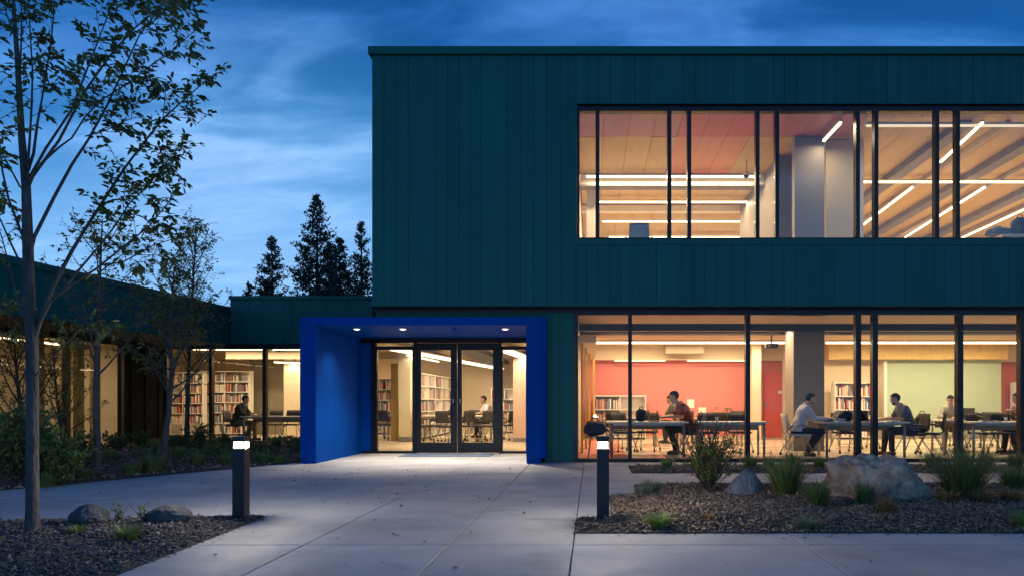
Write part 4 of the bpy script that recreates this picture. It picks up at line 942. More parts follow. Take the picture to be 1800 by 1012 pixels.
    if beard:
        g = SDF(lo, hi, h*.8); g.ell(H(.030, 0, -.064), (.062, .057, .060), .02, Rm)
        def fb(X, Y, Z):
            x = (X-hc[0])*cp-(Z-hc[2])*sp; z = (X-hc[0])*sp+(Z-hc[2])*cp; return np.maximum(z+.052+.5*np.clip(.06-x, 0, .03), -.012-x)+0*Y
        clipsdf(g, fb); V, F = g.mesh()
        if len(V): np_mesh('beard', V, F, M['stubble'], o, True)
    for s in (-1, 1):
        p = H(.083, s*.032, .016); e = MB().lathe([(.002, -.005), (.007, -.002), (.007, .002), (.002, .005)], tuple(p), 8).build('eye', M['hair'], o, True)
        q = H(.086, s*.032, .034); MB().obox(q, (.007, .030, .005)).build('eyebrow', M['hair'], o)
    return o
L_ = pi
TZ = .739+.004
# tables along the glass
t1 = table(PX(1067, 14.1), PX(1211, 14.1), 14.1, 15.3, 'white table behind the leftmost ground floor panes')
t2 = table(PX(1226, 14.25), PX(1353, 14.25), 14.25, 14.9, 'white table with a clear end, behind the tall shrub')
t3 = table(PX(1447, 14.1), PX(1601, 14.1), 14.1, 14.75, 'white table shared by the white shirt man and the slate polo man')
t4 = table(PX(1706, 14.1), PX(1850, 14.1), 14.1, 14.8, 'white table behind the rightmost pane')
t5 = table(PX(1655, 15.6), PX(1765, 15.6), 15.6, 16.3, 'white table where the grey hoodie man reads')
t6 = table(PX(1190, 17.6), PX(1312, 17.6), 17.6, 18.3, 'farther table in front of the coral wall')
t7 = table(PX(1470, 17.9), PX(1560, 17.9), 17.9, 18.6, 'farther table in front of the book case niche')
t8 = table(PX(1060, 17.4), PX(1160, 17.4), 17.4, 18.1, 'farther table near the low white book case')
# people
person((PX(1211, 15.05), 15.05, .004), pi+.05, 'man in rust red polo shirt typing at a laptop, seen in profile', 'rust', 'darktro', 'hair', lean=.11, head=(.035, -.015), scale=1.05, shoe='shoe', legs=[((.40, .11, .53), (.30, .12, .085), 0), ((.42, -.10, .53), (.22, -.12, .085), 0)],
       arms=[((.20, .25, .80), (.44, .13, .785)), ((.26, -.245, .79), (.50, -.10, .785))])
person((PX(1194, 18.9), 18.95, .004), pi-.5, 'person in olive top resting face on one hand, behind the rust polo man', 'olivetop', 'darktro', 'hair', 'skin2', lean=.10, arms=[((.30, .20, .78), (.24, .08, 1.06)), ((.25, -.24, .80), (.46, -.05, .785))])
person((PX(1404, 14.55), 14.55, .004), 0, 'man in pale shirt on the white chair facing right to a laptop', 'shirt', 'darktro', 'hair', sleeves='long', shoe='shoe', beard=True, lean=.06, head=(.02, -.01), legs=[((.43, .10, .52), (.20, .12, .085), .1), ((.45, -.10, .52), (.14, -.12, .085), -.1)],
       arms=[((.22, .245, .80), (.52, .14, .79)), ((.27, -.245, .80), (.58, -.12, .79))])
person((PX(1597, 14.75), 14.72, .004), pi, 'man in slate blue polo facing left to the pale shirt man', 'slate', 'darktro', 'hair', beard=True, shoe='shoe', lean=.10, head=(.03, -.01), legs=[((.44, .11, .52), (.42, .12, .085), 0), ((.46, -.10, .52), (.50, -.12, .085), 0)],
       arms=[((.28, .245, .80), (.54, .13, .785)), ((.24, -.245, .80), (.52, -.12, .785))])
person((PX(1676, 16.75), 16.75, .004), pi+.9, 'man in light grey hoodie bent over a book', 'hoodie', 'khaki', 'hair', sleeves='long', lean=.14, head=(.03, -.02), hood=True)
person((PX(1802, 15.4), 15.35, .004), pi+.1, 'person in brown top holding a tablet at the right edge', 'browntop', 'darktro', 'hair', lean=.06, arms=[((.20, .24, .82), (.36, .12, .93)), ((.20, -.24, .82), (.36, -.10, .93))])
# chairs
def cx(x, D): return PX(x, D)
chair(chair_dark, cx(1217, 15.05), 15.05, pi+.05, 'dark chair under the man in the rust red polo')
chair(chair_white, cx(1402, 14.55), 14.55, 0, 'off white chair under the man in the pale shirt')
chair(chair_dark, cx(1602, 14.75), 14.72, pi, 'dark chair under the man in the slate blue polo')
chair(chair_dark, cx(1677, 16.8), 16.8, pi+.9, 'dark chair under the man in the grey hoodie')
chair(chair_dark, cx(1804, 15.4), 15.35, pi+.1, 'dark chair under the person with the tablet')
chair(chair_dark, cx(1198, 18.9), 18.95, pi-.5, 'dark chair under the person in the olive top')
for x, D, a, lab in ((1095, 15.75, -1.2, 'dark chair behind the leftmost table, nearest the timber fins'), (1138, 15.9, -1.9, 'dark chair behind the leftmost table, next to the rust polo man'),
                     (1245, 15.6, -1.6, 'dark chair behind the table near the tall shrub, left one'), (1300, 15.7, -1.5, 'dark chair behind the table near the tall shrub, right one'),
                     (1485, 15.5, -1.5, 'dark chair pushed in behind the shared table'), (1635, 15.1, 2.6, 'dark chair turned aside between slate polo man and hoodie man'),
                     (1728, 15.2, -1.4, 'dark chair behind the rightmost table, left one'), (1765, 15.3, -1.8, 'dark chair behind the rightmost table, right one'),
                     (1520, 16.9, -1.4, 'dark chair in front of the book case niche'), (1745, 17.2, .9, 'dark chair standing by the sage green wall'),
                     (1085, 16.8, 1.2, 'dark chair by the low white book case'), (1265, 17.0, 1.4, 'dark chair before the farther table at the coral wall'), (1300, 18.8, -1.7, 'dark chair against the coral wall')):
    chair(chair_dark, cx(x, D), D, a, lab)
chair(chair_grey, cx(1690, 17.6), 17.6, -2.2, 'grey backed chair by the sage green wall'); chair(chair_grey, cx(1718, 17.9), 17.9, -1.6, 'grey backed chair farthest along the sage green wall')
# things on tables
laptop(PX(1170, 14.95), 14.98, TZ, pi, 'open laptop before the rust polo man', 112)
laptop(PX(1455, 14.45), 14.45, TZ, 0, 'open laptop before the pale shirt man', 118)
laptop(PX(1531, 14.42), 14.42, TZ, pi, 'open laptop before the slate polo man', 104)
laptop(PX(1497, 14.6), 14.55, TZ, pi-.4, 'open laptop in the middle of the shared table', 100)
laptop(PX(1150, 14.55), 14.55, TZ, pi-.2, 'open dark laptop left of the rust polo man', 96, 'plastic')
laptop(PX(1694, 16.0), 16.0, .743, .3, 'dark laptop beyond the hoodie man', 92, 'plastic', 1.15)
laptop(PX(1752, 14.4), 14.5, TZ, pi-.2, 'low dark laptop on the rightmost table', 150, 'plastic')
laptop(PX(1776, 15.0), 14.75, TZ+.005, pi, 'tablet propped before the person at the right edge', 120, 'plastic', .6)
def bag(x, D, z, sx, sy, sz, label, m='bag', rz=0, seed=0):
    r = np.random.default_rng(seed+3); ph = r.uniform(0, 6, 6)
    def fn(X, Y, Z):
        base = np.power(np.abs(X/sx)**2.6+np.abs(Y/sy)**2.6+np.abs((Z-sz)/sz)**3.0+1e-9, 1/2.7)-1
        return (base+.05*np.sin(9*X/sx*.6+ph[0])*np.sin(5*Z/sz*.5+ph[1])+.05*np.sin(4*Y/sy+ph[2]+3*Z/sz)+.04*np.sin(3*X/sx+ph[3]))*min(sx, sy, sz)
    h = max(sx, sy, sz)/14; V, F = blobmesh(fn, (-sx*1.3, -sy*1.3, -.03), (sx*1.3, sy*1.3, sz*2.3), h); V[:, 2] = np.maximum(V[:, 2], 0)
    o = np_mesh('bag', V, F, M[m], None, True); o.location = (x, D, z); o.rotation_euler = (0, 0, rz)
    MB().tube([(-sx*.35, 0, sz*1.95), (-sx*.25, 0, sz*2.35), (sx*.25, 0, sz*2.35), (sx*.35, 0, sz*1.95)], .011, 6).build('handle', M[m], o, True)
    MB().box(-sx*.55, -sy*1.1, sz*.35, sx*.55, -sy*.86, sz*1.15).build('pocket', M[m], o, bevel=.012)
    return tag(o, label, 'bag', 'bags')
bag(PX(1127, 14.4), 14.4, TZ, .11, .09, .13, 'black bag standing on the leftmost table', seed=1)
bag(PX(1487, 14.4), 14.35, TZ, .10, .08, .12, 'dark bag on the shared table beside the pale shirt man', seed=2)
bag(PX(1512, 14.5), 14.5, TZ, .09, .08, .10, 'smaller dark bag near the mullion on the shared table', seed=3)
bag(PX(1621, 15.1), 15.1, .48, .17, .15, .20, 'large black backpack on the chair between slate polo man and hoodie man', seed=5)
bag(PX(1500, 14.9), 15.3, .48, .22, .18, .13, 'black coat bundle on the chair under the shared table', seed=6)
st = bag(PX(1046, 13.9), 13.9, .47, .22, .17, .15, 'dark rounded cushion on the stool at the left end', 'cushion', seed=8); st.name = 'cushion'
s_ = empty('stool', (PX(1046, 13.9), 13.9, .012), 0, 'low stool with splayed red legs at the left end of the room', 'stool')
MB().lathe([(.20, .43), (.20, .455)], n=18).build('seat', M['steel'], s_)
for k in range(4):
    a = pi/4+k*pi/2; MB().tube([(.12*math.cos(a), .12*math.sin(a), .43), (.2*math.cos(a), .2*math.sin(a), 0)], .014, 6).build('leg', M['coral'], s_)
bk = MB(); bk.box(-.16, -.1, 0, 0, .1, .018); bk.box(.004, -.1, 0, .16, .1, .016); o = bk.build('open_book', M['paper'], None); o.location = (PX(1672, 15.8), 15.78, .743); o.rotation_euler = (0, 0, .5); tag(o, 'open book in front of the man in the grey hoodie', 'book')
def plant_pot(x, D, z, label, s=.12):
    t = empty('potted_plant', (x, D, z), 0, label, 'plant', 'table plants')
    MB().lathe([(.035, 0), (.05, .07), (.045, .07)], n=12).build('pot', M['plastic'], t)
    leaf_blob('leaves', t, (0, 0, .07), s, s*.8, 70, .05, M['leafd'])
PLANTS_LATER = [(PX(1278, 17.9), 17.9, .743, 'small potted plant on the farther table at the coral wall')]
# papers on the coral wall
for (a, b, c_, d, lab) in ((1208, 1220, 701, 716, 'upper sheet of paper pinned on the coral wall'), (1228, 1241, 715, 728, 'lower sheet of paper pinned on the coral wall')):
    o = bx('notice', M['paper'], None, PX(a, RB), RB-.012, PZ(d, RB), PX(b, RB), RB-.006, PZ(c_, RB)); tag(o, lab, 'notice', 'paper notices')
for k in range(3):
    MB().box(PX(1209.5, RB), RB-.0135, PZ(704+k*3.4, RB), PX(1218 if k < 2 else 1214, RB), RB-.0125, PZ(703+k*3.4, RB))
# projector on the ceiling
pr = empty('projector', (PX(1356, 18.4), 18.4, 2.66), 0, 'dark projector hanging from the ceiling before the coral recess', 'projector')
MB().box(-.16, -.13, -.06, .16, .13, .06).build('body', M['plastic'], pr, bevel=.02); MB().tube([(0, 0, .06), (0, 0, .285)], .02, 8).build('mount', M['plastic'], pr); MB().tube([(-.10, -.131, 0), (-.10, -.16, 0)], .035, 12).build('lens', M['steel'], pr)
def book_stack(x, D, n, label, seed):
    r = random.Random(seed); t = empty('book_stack', (x, D, .7435), r.uniform(-.4, .4), label, 'books', 'book stacks'); z = 0
    for k in range(n):
        th = r.uniform(.015, .035); w, l = r.uniform(.12, .15), r.uniform(.18, .22); dx = r.uniform(-.012, .012)
        MB().box(-w/2+dx, -l/2, z, w/2+dx, l/2, z+th-.001).build('book', M['books'] if k % 2 else M['paper'], t); z += th
book_stack(PX(1300, 17.9), 17.85, 4, 'stack of books on the farther table at the coral wall', 1); book_stack(PX(1110, 14.5), 14.45, 2, 'two flat books on the leftmost table', 2)
book_stack(PX(1478, 14.3), 14.3, 3, 'small stack of books beside the pale shirt man', 3); book_stack(PX(1725, 14.5), 14.4, 2, 'two flat books on the rightmost table', 4); book_stack(PX(1560, 14.5), 14.3, 1, 'single flat book beside the slate polo man', 5)
def cup(x, D, label):
    t = MB().lathe([(.026, 0), (.036, .09), (.033, .09), (.024, .006)], n=14).build('cup', M['paper'], None, True); t.location = (x, D, .7435); tag(t, label, 'cup', 'paper cups'); MB().lathe([(.037, .088), (.037, .1), (.030, .104)], n=14).build('lid', M['plastic'], t)
cup(PX(1466, 14.3), 14.25, 'paper cup beside the pale shirt man'); cup(PX(1768, 14.3), 14.3, 'paper cup on the rightmost table'); cup(PX(1260, 14.5), 14.5, 'paper cup on the table with the clear end')
# ------------------------------------------------------------------ bookshelves
def bookshelf(loc, rz, w, h, d, rows, cols, label, fill=.85, seed=0, base=.08, z=.004, m='white'):
    r = random.Random(seed); t = empty('bookshelf', (loc[0], loc[1], z), rz, label, 'bookshelf', 'bookshelves'); T = .025
    for s in (-1, 1): MB().box(s*w/2-T/2, 0, 0, s*w/2+T/2, d, h).build('side_panel', M[m], t)
    MB().box(-w/2+T/2, d-.015, 0, w/2-T/2, d, h-.001).build('back_panel', M[m], t)
    rh = (h-base-T)/rows
    for k in range(rows+1): MB().box(-w/2+T/2+.001, .002, base+k*rh-T/2, w/2-T/2-.001, d-.016, base+k*rh+T/2).build('shelf', M[m], t)
    cw = w/cols
    for c in range(1, cols): MB().box(-w/2+c*cw-.01, .006, base+T/2+.001, -w/2+c*cw+.01, d-.017, h-T*1.6).build('divider', M[m], t)
    mb = MB()
    for k in range(rows):
        for c in range(cols):
            x = -w/2+c*cw+.03; end = -w/2+(c+1)*cw-.03; zz = base+k*rh+T/2+.001
            stop = x+(end-x)*(1 if r.random() < fill*.6 else r.uniform(.45, .95)) if r.random() < fill+.1 else x
            if r.random() < .3: x += (end-x)*r.uniform(0, .25)
            while x < stop-.02:
                bw = r.uniform(.016, .048); bh = min(rh*.9-T, rh*r.uniform(.55, .86)); bd = r.uniform(.13, d*.8); in_ = r.uniform(.01, .03)
                if r.random() < .04:
                    x += bw; continue
                mb.box(x, in_, zz, x+bw-.002, in_+bd, zz+bh); x += bw
    if mb.v: tag(mb.build('books', M['books'], t), kind='stuff')
    return t
def shelf_px(x0, x1, D, ytop, rows, cols, label, **k):
    w = PX(x1, D)-PX(x0, D); return bookshelf(((PX(x0, D)+PX(x1, D))/2, D), 0, w, PZ(ytop, D), .32, rows, cols, label, **k)
shelf_px(1045.5, 1135, 20.9, 694, 3, 2, 'low white book case with few books at the coral wall', fill=.55, seed=4)
shelf_px(1468, 1542, 20.95, 671, 4, 2, 'white book case in the niche behind the shared table', fill=.95, seed=9)
shelf_px(1787, 1830, 21.4, 671, 4, 1, 'white book case at the right edge of the coral wall', seed=12)
shelf_px(352, 437, 23.3, 651, 6, 2, 'full white bookshelf behind the man in black', fill=.98, seed=21)
bookshelf((PX(316, 22.6), 22.75), .12, 1.25, 2.15, .32, 6, 2, 'white bookshelf at the left behind the slender trees', fill=.8, seed=22)
bookshelf((PX(536, 24.5), 24.5), 0, .66, 2.2, .3, 6, 1, 'narrow bookshelf just left of the blue portal', fill=.95, seed=23)
bookshelf((-5.15, 23.6), pi/2, 6.0, 2.05, .3, 5, 6, 'long bookshelf running back along the left of the lobby', fill=.75, seed=24)
bookshelf((PX(673, 24.5), 24.4), 0, .9, 2.0, .3, 5, 1, 'bookshelf seen through the left sidelight', fill=.8, seed=25)
bookshelf((PX(883, 25), 25.2), 0, .85, 1.65, .3, 4, 1, 'bookshelf at the back of the lobby behind the right door', fill=.9, seed=26)
# ------------------------------------------------------------------ low reading room and lobby furniture
table(PX(421, 19.9), PX(560, 19.9), 19.9, 20.6, 'white table in the low reading room where the man in black sits')
person((PX(425, 20.6), 20.35, .004), 0, 'man in black jacket sitting at a laptop in the low reading room', 'blacktop', 'khaki', 'hair', sleeves='long', lean=.05, head=(.02, -.01), shoe='shoed', legs=[((.44, .11, .52), (.46, .12, .085), 0), ((.46, -.10, .52), (.36, -.12, .085), 0)])
chair(chair_dark, PX(422, 20.6), 20.35, 0, 'dark chair under the man in black', 'low building chairs')
laptop(PX(457, 20.3), 20.3, .743, 0, 'open laptop before the man in black', 115)
chair(chair_dark, PX(478, 21.2), 21.2, -1.6, 'dark chair behind the low reading room table', 'low building chairs'); chair(chair_dark, PX(512, 21.1), 21.1, -1.4, 'dark chair just left of the blue portal', 'low building chairs')
table(PX(740, 20.6), PX(868, 20.6), 20.6, 21.4, 'long table in the lobby behind the doors', group='lobby tables'); table(PX(668, 21.6), PX(700, 21.6), 21.6, 22.2, 'table seen through the left sidelight', group='lobby tables')
for x, D, a, lab in ((750, 19.9, .5, 'dark lobby chair at the left edge of the left door'), (766, 20.0, 2.9, 'dark lobby chair in the middle of the left door'), (786, 19.4, 1.2, 'dark lobby chair beside the door meeting stiles'), (815, 19.8, 2.4, 'dark lobby chair at the left of the right door'),
                     (838, 20.1, .3, 'dark lobby chair in the middle of the right door'), (858, 19.7, 1.9, 'dark lobby chair at the right of the right door'), (890, 20.6, 2.6, 'dark lobby chair in the right sidelight'), (833, 22.0, -1.5, 'dark lobby chair on the far side of the table'), (680, 20.9, 1.3, 'dark lobby chair in the left sidelight')):
    chair(chair_dark, PX(x, D), D, a, lab, 'lobby chairs')
person((PX(862, 22.2), 22.2, .004), pi+.4, 'person in white top at the far side of the lobby table', 'shirt', 'darktro', 'hair', 'skin2', lean=.06)
chair(chair_dark, PX(864, 22.2), 22.22, pi+.4, 'dark lobby chair under the person in the white top', 'lobby chairs')
bag(PX(790, 20.9), 20.9, .743, .11, .09, .07, 'dark bag on the lobby table', seed=11)
# upper floor: a chair and things by the glass
chair(chair_grey, PX(1122, 14.1), 14.1, pi/2, 'grey chair back showing above the upstairs window sill', 'upstairs chairs', 3.851)

table(PX(1760, 14.0), PX(1880, 14.0), 14.0, 14.7, 'upstairs table at the right edge, only its load showing above the sill', z=3.851, group='upstairs tables')
bag(PX(1793, 14.2), 14.2, 4.592, .17, .14, .19, 'dark rounded bag upstairs at the right edge of the ribbon window', seed=15)
bag(PX(1757, 14.2), 14.25, 4.592, .24, .16, .09, 'low crumpled bluish coat upstairs beside the dark rounded bag', 'slate', seed=16)
cmr = empty('dome_camera', (PX(1312, 15.9), 15.9, 6.42), 0, 'small white dome camera hanging under the upstairs ceiling', 'camera')
MB().lathe([(.03, .09), (.075, .07), (.08, 0), (.07, -.01)], n=16).build('housing', M['white'], cmr, True); MB().lathe([(.066, -.01), (.058, -.045), (.03, -.07), (.006, -.078)], n=16).build('dome', M['plastic'], cmr, True); MB().tube([(0, 0, .09), (0, 0, .335)], .018, 8).build('stem', M['white'], cmr, True)

# ================================================================== PLANTS
def nrm(a): return a/np.maximum(np.linalg.norm(a, axis=-1, keepdims=True), 1e-9)
def leaf_mesh(name, pos, dirs, size, m, parent=None, ratio=.24, kind=None):
    pos = np.asarray(pos, float).reshape(-1, 3); n = len(pos); d = nrm(np.asarray(dirs, float).reshape(-1, 3)+1e-6)
    size = np.broadcast_to(np.asarray(size, float), (n,))[:, None]
    r = RNG.normal(0, 1, (n, 3))*.55+np.array((0, 0, 1.)); s = nrm(np.cross(d, r)); u = np.cross(s, d); w = size*ratio
    droop = np.array((0, 0, -1.))*size*.10
    V = np.stack([pos, pos+d*size*.30+s*w*.9+u*w*.35, pos+d*size*.68+s*w*.8+u*w*.3+droop*.5, pos+d*size+droop, pos+d*size*.68-s*w*.8+u*w*.3+droop*.5, pos+d*size*.30-s*w*.9+u*w*.35], 1).reshape(-1, 3)
    F = (np.array([(0, 1, 2, 3), (0, 3, 4, 5)])[None]+6*np.arange(n)[:, None, None]).reshape(-1, 4)
    return np_mesh(name, V, F, m, parent)
def leaf_blob(name, parent, c, rx, rz, n, size, m, shell=.5):
    q = nrm(RNG.normal(0, 1, (n, 3)))*(RNG.random((n, 1))**shell); p = q*np.array((rx, rx, rz))+np.array(c)+np.array((0, 0, rz))
    return leaf_mesh(name, p, q+RNG.normal(0, .5, (n, 3))+np.array((0, 0, .3)), size*RNG.uniform(.6, 1.3, n), m, parent)
for a in PLANTS_LATER: plant_pot(*a)
plant_pot(PX(1078, 13.75), 13.72, 3.99, 'small dark plant above the upstairs sill beside the grey chair', .08); plant_pot(PX(1096, 13.75), 13.75, 3.97, 'smallest dark plant above the upstairs sill', .07)
plant_pot(PX(1205, 13.8), 13.75, 3.98, 'leafy plant showing above the upstairs sill at the left panes', .16)
def grass(x, y, z, r, h, n, m, label, name='grass_clump', spread=.75, width=.006, group='ornamental grasses', stiff=.5, seeds=0):
    t = empty(name, (x, y, z), RNG.uniform(0, 6), label, 'grass', group)
    az = RNG.uniform(0, 2*pi, n); rad = r*.35*np.sqrt(RNG.random(n)); L = h*RNG.uniform(.55, 1.15, n); ti = np.abs(RNG.normal(0, .35, n))*spread+.05; cv = RNG.uniform(.3, 1.6, n)*spread*(1-stiff*.4)
    K = 5; V = np.zeros((n, K, 2, 3)); P0 = np.stack([rad*np.cos(az), rad*np.sin(az), np.zeros(n)], 1); side = np.stack([-np.sin(az), np.cos(az), np.zeros(n)], 1)
    pt = P0.copy(); ang = ti.copy()
    for k in range(K):
        w = width*RNG.uniform(.7, 1.2)*(1-(k/(K-1))**1.5*.92)
        V[:, k, 0] = pt-side*w; V[:, k, 1] = pt+side*w
        st = L/(K-1); pt = pt+np.stack([np.sin(ang)*np.cos(az)*st, np.sin(ang)*np.sin(az)*st, np.cos(ang)*st], 1); ang = ang+cv/(K-1)*(.5+k*.35)
    F = []
    base = np.arange(n)*K*2
    for k in range(K-1): F.append(np.stack([base+2*k, base+2*k+1, base+2*k+3, base+2*k+2], 1))
    tag(np_mesh('blades', V.reshape(-1, 3), np.concatenate(F), m, t), kind='stuff')
    if seeds:
        mb = MB(); ps = []
        for _ in range(seeds):
            a = RNG.uniform(0, 2*pi); l = h*RNG.uniform(1.05, 1.45); ln = RNG.uniform(.05, .35); top = Vector((math.cos(a)*ln*l, math.sin(a)*ln*l, l)); mb.tube([(0, 0, 0), top*.5+Vector((0, 0, .03*l)), top], [.0016, .0014, .001], 3, False); ps += [tuple(top*(1-q*.035)) for q in range(6)]
        tag(mb.build('stalks', M['grassdry'], t), kind='stuff'); tag(leaf_mesh('seed_heads', ps, RNG.normal(0, .5, (len(ps), 3))+np.array((0, 0, .7)), .022, M['grassdry'], t, .2), kind='stuff')
    return t
def gz(b, x, y): return bed_z(b, x, y)
def gpx(x, y, b=None, lift=.07):
    v = G(x, y); return v.x, v.y, (bed_z(b, v.x, v.y) if b else 0)
RBED = 'boulder_planting_bed'; FB = 'front_planting_bed'; TB = 'tree_planting_bed'; WBD = 'window_planting_bed'
for (px, py, r, h, n, mk, sp, lab, sd) in (
    (1383, 880, .26, .50, 420, 'grass', .9, 'tall green grass tuft just right of the blue grey boulder', 10),
    (1441, 900, .16, .30, 260, 'grass', .9, 'olive grass tuft left of the large boulder', 0),
    (1524, 897, .14, .26, 220, 'grass', .8, 'short green grass tuft in front of the large boulder', 0),
    (1562, 913, .11, .17, 150, 'grassdry', 1.2, 'small dry tuft at the foot of the large boulder', 0),
    (1160, 932, .17, .13, 240, 'grassb', 1.3, 'low bright green tuft nearest the right bollard', 0),
    (1420, 934, .13, .12, 160, 'grassgrey', 1.2, 'low grey green tuft at the front edge of the boulder bed', 0),
    (1697, 884, .36, .58, 620, 'grass', .95, 'big spreading green grass right of the large boulder', 26),
    (1672, 895, .18, .16, 170, 'grassdry', 1.5, 'golden dry grass in front of the big spreading grass, left part', 0),
    (1728, 894, .18, .17, 170, 'grassdry', 1.5, 'golden dry grass in front of the big spreading grass, right part', 0),
    (1785, 868, .22, .32, 320, 'grass', .9, 'dark green grass at the right edge of the boulder bed', 0),
    (1782, 892, .18, .18, 180, 'grassdry', 1.4, 'rusty dry tuft at the right edge', 0),
    (1806, 932, .15, .16, 180, 'grassb', 1.2, 'bright green tuft cut by the right edge of the picture', 0),
    (1145, 874, .16, .22, 130, 'grassgrey', 1.0, 'sparse grey tuft behind the right bollard', 0),
    (1128, 880, .12, .12, 90, 'grassgrey', 1.2, 'very small grey tuft at the bed corner behind the right bollard', 0),
    (1245, 925, .10, .07, 90, 'grassdry', 1.4, 'flat dry tuft in the middle of the chips', 0)):
    x, y, z = gpx(px, py, RBED); grass(x, y+.05, bed_z(RBED, x, y+.05)-.01, r*1.25, h*1.06, int(n*1.7), M[mk], lab, spread=sp*1.25, width=.005 if h > .2 else .0058, seeds=sd)
k = 0
for (px, r, h, mk, lab, sd) in ((1172, .2, .2, 'grassb', 'low grass under the window strip left of the tall shrub', 0), (1320, .22, .22, 'grass', 'low grass under the window strip right of the tall shrub', 0), (1352, .2, .2, 'grassb', 'low grass under the window strip, second right of the tall shrub', 4), (1395, .26, .3, 'grass', 'grass under the window strip below the white chair', 10),
                                (1440, .2, .2, 'grass', 'grass under the window strip left of the boulder top', 0), (1640, .28, .3, 'grass', 'grass under the window strip behind the boulder right end', 12), (1690, .28, .34, 'grass', 'grass under the window strip at the thick mullion', 14), (1735, .28, .3, 'grass', 'grass under the window strip right of the thick mullion', 14), (1785, .28, .3, 'grass', 'grass under the window strip at the far right', 12), (1840, .28, .3, 'grass', 'grass under the window strip beyond the right edge', 0)):
    y = 11.55; x = PX(px, y); grass(x, y, bed_z(WBD, x, y)-.01, r, h, 260, M[mk], lab, spread=1.0, width=.007, seeds=sd)
for (px, py, r, h, n, mk, sp, lab) in ((213, 963, .16, .15, 420, 'grass', 1.25, 'round green tuft in front of the foreground rocks'), (125, 955, .12, .09, 160, 'grass', 1.3, 'small low tuft beside the foreground trunk')):
    x, y, z = gpx(px, py, FB); grass(x, y+.08, bed_z(FB, x, y+.08)-.01, r, h, n, M[mk], lab, spread=sp, width=.004, group='foreground tufts')
# shrubs: stems with leaves
def shrub(x, y, z, h, r, nst, nl, size, lm, label, name='shrub', bark='bark', up=.75, cat='shrub', group='shrubs', bare=.0, leafz=(0.15, 1.0)):
    t = empty(name, (x, y, z-.02), 0, label, cat, group); mb = MB(); pos = []; dr = []
    for s in range(nst):
        a = RNG.uniform(0, 2*pi); tilt = RNG.uniform(.05, 1.0-up*.55); L = h*RNG.uniform(.6, 1.05); pts = [Vector((0, 0, 0))]; d = Vector((math.cos(a)*math.sin(tilt)*r/h*1.6, math.sin(a)*math.sin(tilt)*r/h*1.6, 1)).normalized(); seg = 5
        for q in range(seg):
            d = (d+Vector(RNG.normal(0, .12, 3))+Vector((0, 0, .06))).normalized(); pts.append(pts[-1]+d*(L/seg))
        r0 = .0035+.004*h; mb.tube(pts, [r0*(1-.75*i/seg) for i in range(seg+1)], 4, False)
        for b in range(max(2, int(nl/nst/9))):
            tt = RNG.uniform(.2, 1)*seg; i = min(seg-1, int(tt)); p = pts[i].lerp(pts[i+1], tt-i); bd = (Vector(RNG.normal(0, 1, 3))+Vector((0, 0, .5))+d*.6).normalized(); bl = h*RNG.uniform(.08, .24); e = p+bd*bl
            mb.tube([p, e], [r0*.35, r0*.2], 3, False)
            for q in range(9):
                f = RNG.uniform(.25, 1.05); pp = p.lerp(e, f)
                if not (leafz[0]*h <= pp.z <= leafz[1]*h*1.1) or RNG.random() < bare: continue
                pos.append(tuple(pp)); dr.append(tuple(bd*.5+Vector(RNG.normal(0, .8, 3))))
    tag(mb.build('stems', M[bark], t), kind='stuff')
    if pos: tag(leaf_mesh('foliage', pos, dr, size*RNG.uniform(.6, 1.3, len(pos)), M[lm], t, .28), kind='stuff')
    return t
x, y, z = gpx(1250, 874, RBED)
shrub(x, y+.12, z, .92, .72, 52, 2600, .036, 'leafy', 'tall yellow green shrub with bare upper twigs in the boulder bed', leafz=(.08, .66), up=.6)
sp_ = shrub(x+.02, y+.2, z, .98, .66, 44, 1100, .028, 'leafd', 'dark twiggy shrub standing in the tall yellow green shrub', leafz=(.40, 1.05), up=.7, bare=.35)
for (px, py, h, lab) in ((204, 928, .20, 'thin green sprig left of the rounded foreground rock'), (246, 932, .22, 'thin green sprig beside the rounded foreground rock')):
    x, y, z = gpx(px, py, FB); shrub(x, y+.05, z, h, .12, 7, 130, .022, 'leaf3', lab, 'sprig', group='foreground sprigs')
# far bed planting
fb_list = [(28, 850, 1.05, .75, 46, 3200, .06, 'leaf3', 'large grey green bush at the left edge'), (108, 852, .78, .45, 34, 1800, .055, 'leafy', 'bright yellow green bush right of the foreground trunk'), (70, 842, .95, .6, 40, 2000, .055, 'leaf3', 'grey green bush behind the foreground trunk'),
           (142, 806, .55, .5, 26, 1100, .05, 'leafd', 'dark low bush under the warm wing window'), (205, 800, .5, .5, 26, 1100, .05, 'leafd', 'dark low bush at the corner of the ribbed wall'), (248, 796, .45, .45, 24, 900, .05, 'leafd', 'dark low bush before the ribbed wall'), (352, 797, .62, .5, 30, 1200, .05, 'leafd', 'dark leafy bush before the left bookshelves'), (400, 792, .35, .4, 22, 700, .05, 'leafd', 'low bush near the mullion by the man in black'), (310, 800, .4, .4, 22, 700, .05, 'leafd', 'low bush between the slender trunks'), (432, 786, .42, .42, 26, 900, .04, 'leaf3', 'green bush touching the glass below the man in black')]
for (px, py, h, r, ns, nl, sz, lm, lab) in fb_list:
    v = G(px, py); 
    if v.y > 18.7: v.y = 18.7
    shrub(v.x, v.y, bed_z(TB, v.x, v.y), h, r, ns, nl, sz, lm, lab, 'bush', group='bushes under the trees', up=.5)
